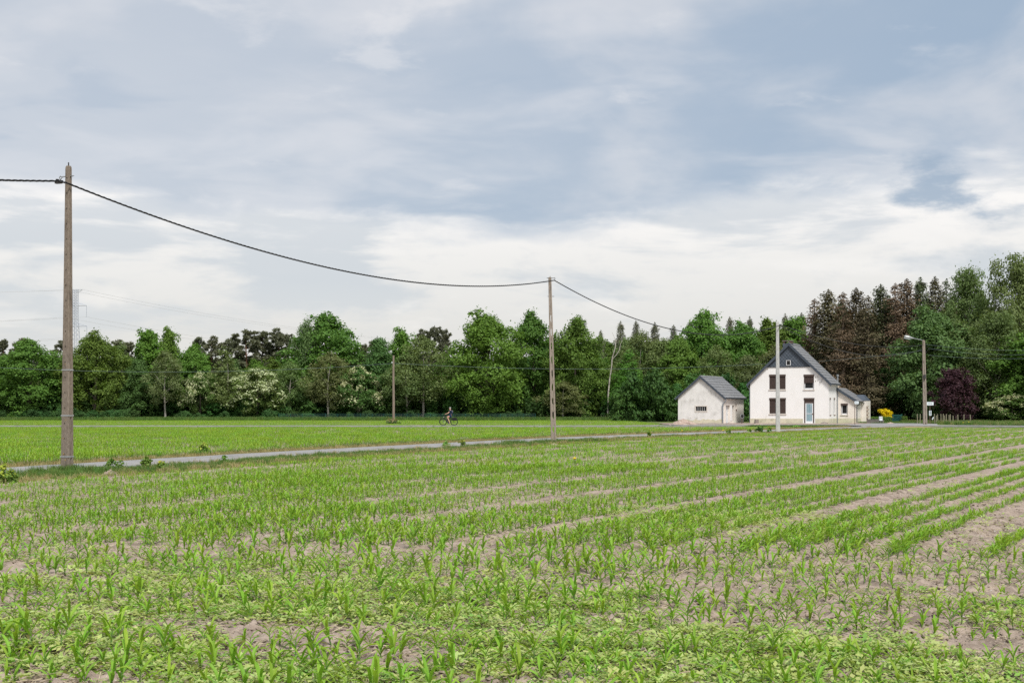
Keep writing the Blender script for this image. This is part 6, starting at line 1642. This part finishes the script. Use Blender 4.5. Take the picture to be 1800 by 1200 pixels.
def skinned(name, verts, edges, radii, mat, parent, root=0, levels=2):
    me = bpy.data.meshes.new(name); me.from_pydata(verts, edges, []); me.materials.append(mat)
    o = link(name, me, parent)
    md = o.modifiers.new('skin', 'SKIN'); md.use_smooth_shade = True
    if not me.skin_vertices: 
        bm_ = __import__('bmesh').new(); bm_.from_mesh(me); bm_.verts.layers.skin.verify(); bm_.to_mesh(me); bm_.free()
    for sv, r_ in zip(me.skin_vertices[0].data, radii): sv.radius = (r_, r_) if not isinstance(r_, tuple) else r_
    me.skin_vertices[0].data[root].use_root = True
    o.modifiers.new('subdivision', 'SUBSURF').levels = levels; o.modifiers['subdivision'].render_levels = levels
    return o
rider = thing('person', 'person in a navy shirt and blue shorts riding the black bicycle', 'person', (bx, by, PATH_Z))
rider.scale = bike.scale = (.96, .96, .96)
V_ = [(.20, 0, .97), (.205, 0, 1.10), (.20, 0, 1.26), (.185, 0, 1.40), (.165, 0, 1.49), (.15, 0, 1.55), (.135, 0, 1.63), (.14, 0, 1.72)]
E_ = [(i, i + 1) for i in range(7)]; Rd = [(.13, .15), (.115, .135), (.12, .15), (.115, .16), (.06, .06), (.052, .052), (.082, .078), (.055, .055)]
def addv(p, r_, frm): V_.append(p); Rd.append(r_); E_.append((frm, len(V_) - 1)); return len(V_) - 1
nose = addv((.035, 0, 1.625), .016, 6)
for sg in (-1, 1):
    sh = addv((.17, sg * .185, 1.42), .058, 3); el_ = addv((-.02, sg * .25, 1.20), .042, sh); wr = addv((-.22, sg * .28, 1.12), .028, el_); hn = addv((-.28, sg * .285, 1.105), .033, wr)
    for f in range(4):
        y_ = sg * (.255 + f * .02); a_ = addv((-.335 - (.006 if f in (1, 2) else 0), y_, 1.10), .0085, hn); addv((-.342, y_, 1.065), .008, a_)
    t1 = addv((-.285, sg * .245, 1.09), .010, hn); addv((-.31, sg * .235, 1.065), .009, t1)
    hip = addv((.17, sg * .10, .93), .088, 0)
    fx2, fz2 = -.03 - sg * .06, .30 + sg * .155
    kn = addv((-.12 + (.02 if sg < 0 else -.05), sg * .12, .74 + (.02 if sg < 0 else .11)), .062, hip)
    cf = addv(((-.12 + fx2 + .07) / 2 + .04, sg * .12, (.74 + fz2 + .11) / 2 + (.03 if sg > 0 else 0)), .052, kn)
    an = addv((fx2 + .08, sg * .12, fz2 + .10), .036, cf); hl = addv((fx2 + .09, sg * .12, fz2 + .055), .034, an); addv((fx2 - .08, sg * .12, fz2 + .035), .028, hl)
body = skinned('body', V_, E_, Rd, M['skin'], rider)
sV = [(.20, 0, 1.00), (.205, 0, 1.11), (.20, 0, 1.26), (.185, 0, 1.40), (.17, 0, 1.465)]; sE = [(0, 1), (1, 2), (2, 3), (3, 4)]; sR = [(.145, .165), (.13, .15), (.135, .165), (.13, .18), (.07, .085)]
for sg in (-1, 1):
    sV += [(.165, sg * .195, 1.415), (.07, sg * .222, 1.315)]; sR += [.074, .066]; k0 = len(sV) - 2; sE += [(3, k0), (k0, k0 + 1)]
skinned('shirt', sV, sE, sR, M['shirt'], rider)
hV = [(.20, 0, .985)]; hE = []; hR = [(.15, .165)]
for sg in (-1, 1):
    hV += [(.165, sg * .105, .935), (.04, sg * .115, .845 + (.06 if sg > 0 else .0))]; hR += [.104, .088]; k0 = len(hV) - 2; hE += [(0, k0), (k0, k0 + 1)]
skinned('shorts', hV, hE, hR, M['shorts'], rider)
skinned('hair', [(.15, 0, 1.70), (.17, 0, 1.66), (.175, 0, 1.60), (.12, 0, 1.735)], [(0, 1), (1, 2), (0, 3)], [(.075, .078), (.072, .074), (.045, .06), (.05, .06)], M['hair'], rider)
for sg in (-1, 1):
    fx2, fz2 = -.03 - sg * .06, .30 + sg * .155
    skinned('shoe', [(fx2 + .10, sg * .12, fz2 + .07), (fx2 + .08, sg * .12, fz2 + .04), (fx2 - .10, sg * .12, fz2 + .035)], [(0, 1), (1, 2)], [.044, .046, .036], M['shoe'], rider)
    skinned('ear', [(.14, sg * .078, 1.64), (.15, sg * .088, 1.615)], [(0, 1)], [.018, .014], M['skin'], rider, levels=1)
part('eye', MB().lathe([(0, -.008), (.008, 0), (0, .008)], 6, mtx=Matrix.Translation((.062, -.03, 1.655))).lathe([(0, -.008), (.008, 0), (0, .008)], 6, mtx=Matrix.Translation((.062, .03, 1.655))), M['hole'], rider)
bagp = thing('backpack', 'small white and dark bag on the cyclist\'s back', 'bag', (bx + .317, by, 1.22 + PATH_Z))
part('body', MB().prism([(-.03, -.16), (.06, -.13), (.085, .0), (.06, .13), (-.05, .17)], -.12, .12), M['shirt'], bagp)
part('panel', MB().prism([(.064, -.02), (.09, .0), (.072, .13), (-.04, .182), (-.05, .172), (.055, .125)], -.10, .10), M['cloth_white'], bagp)
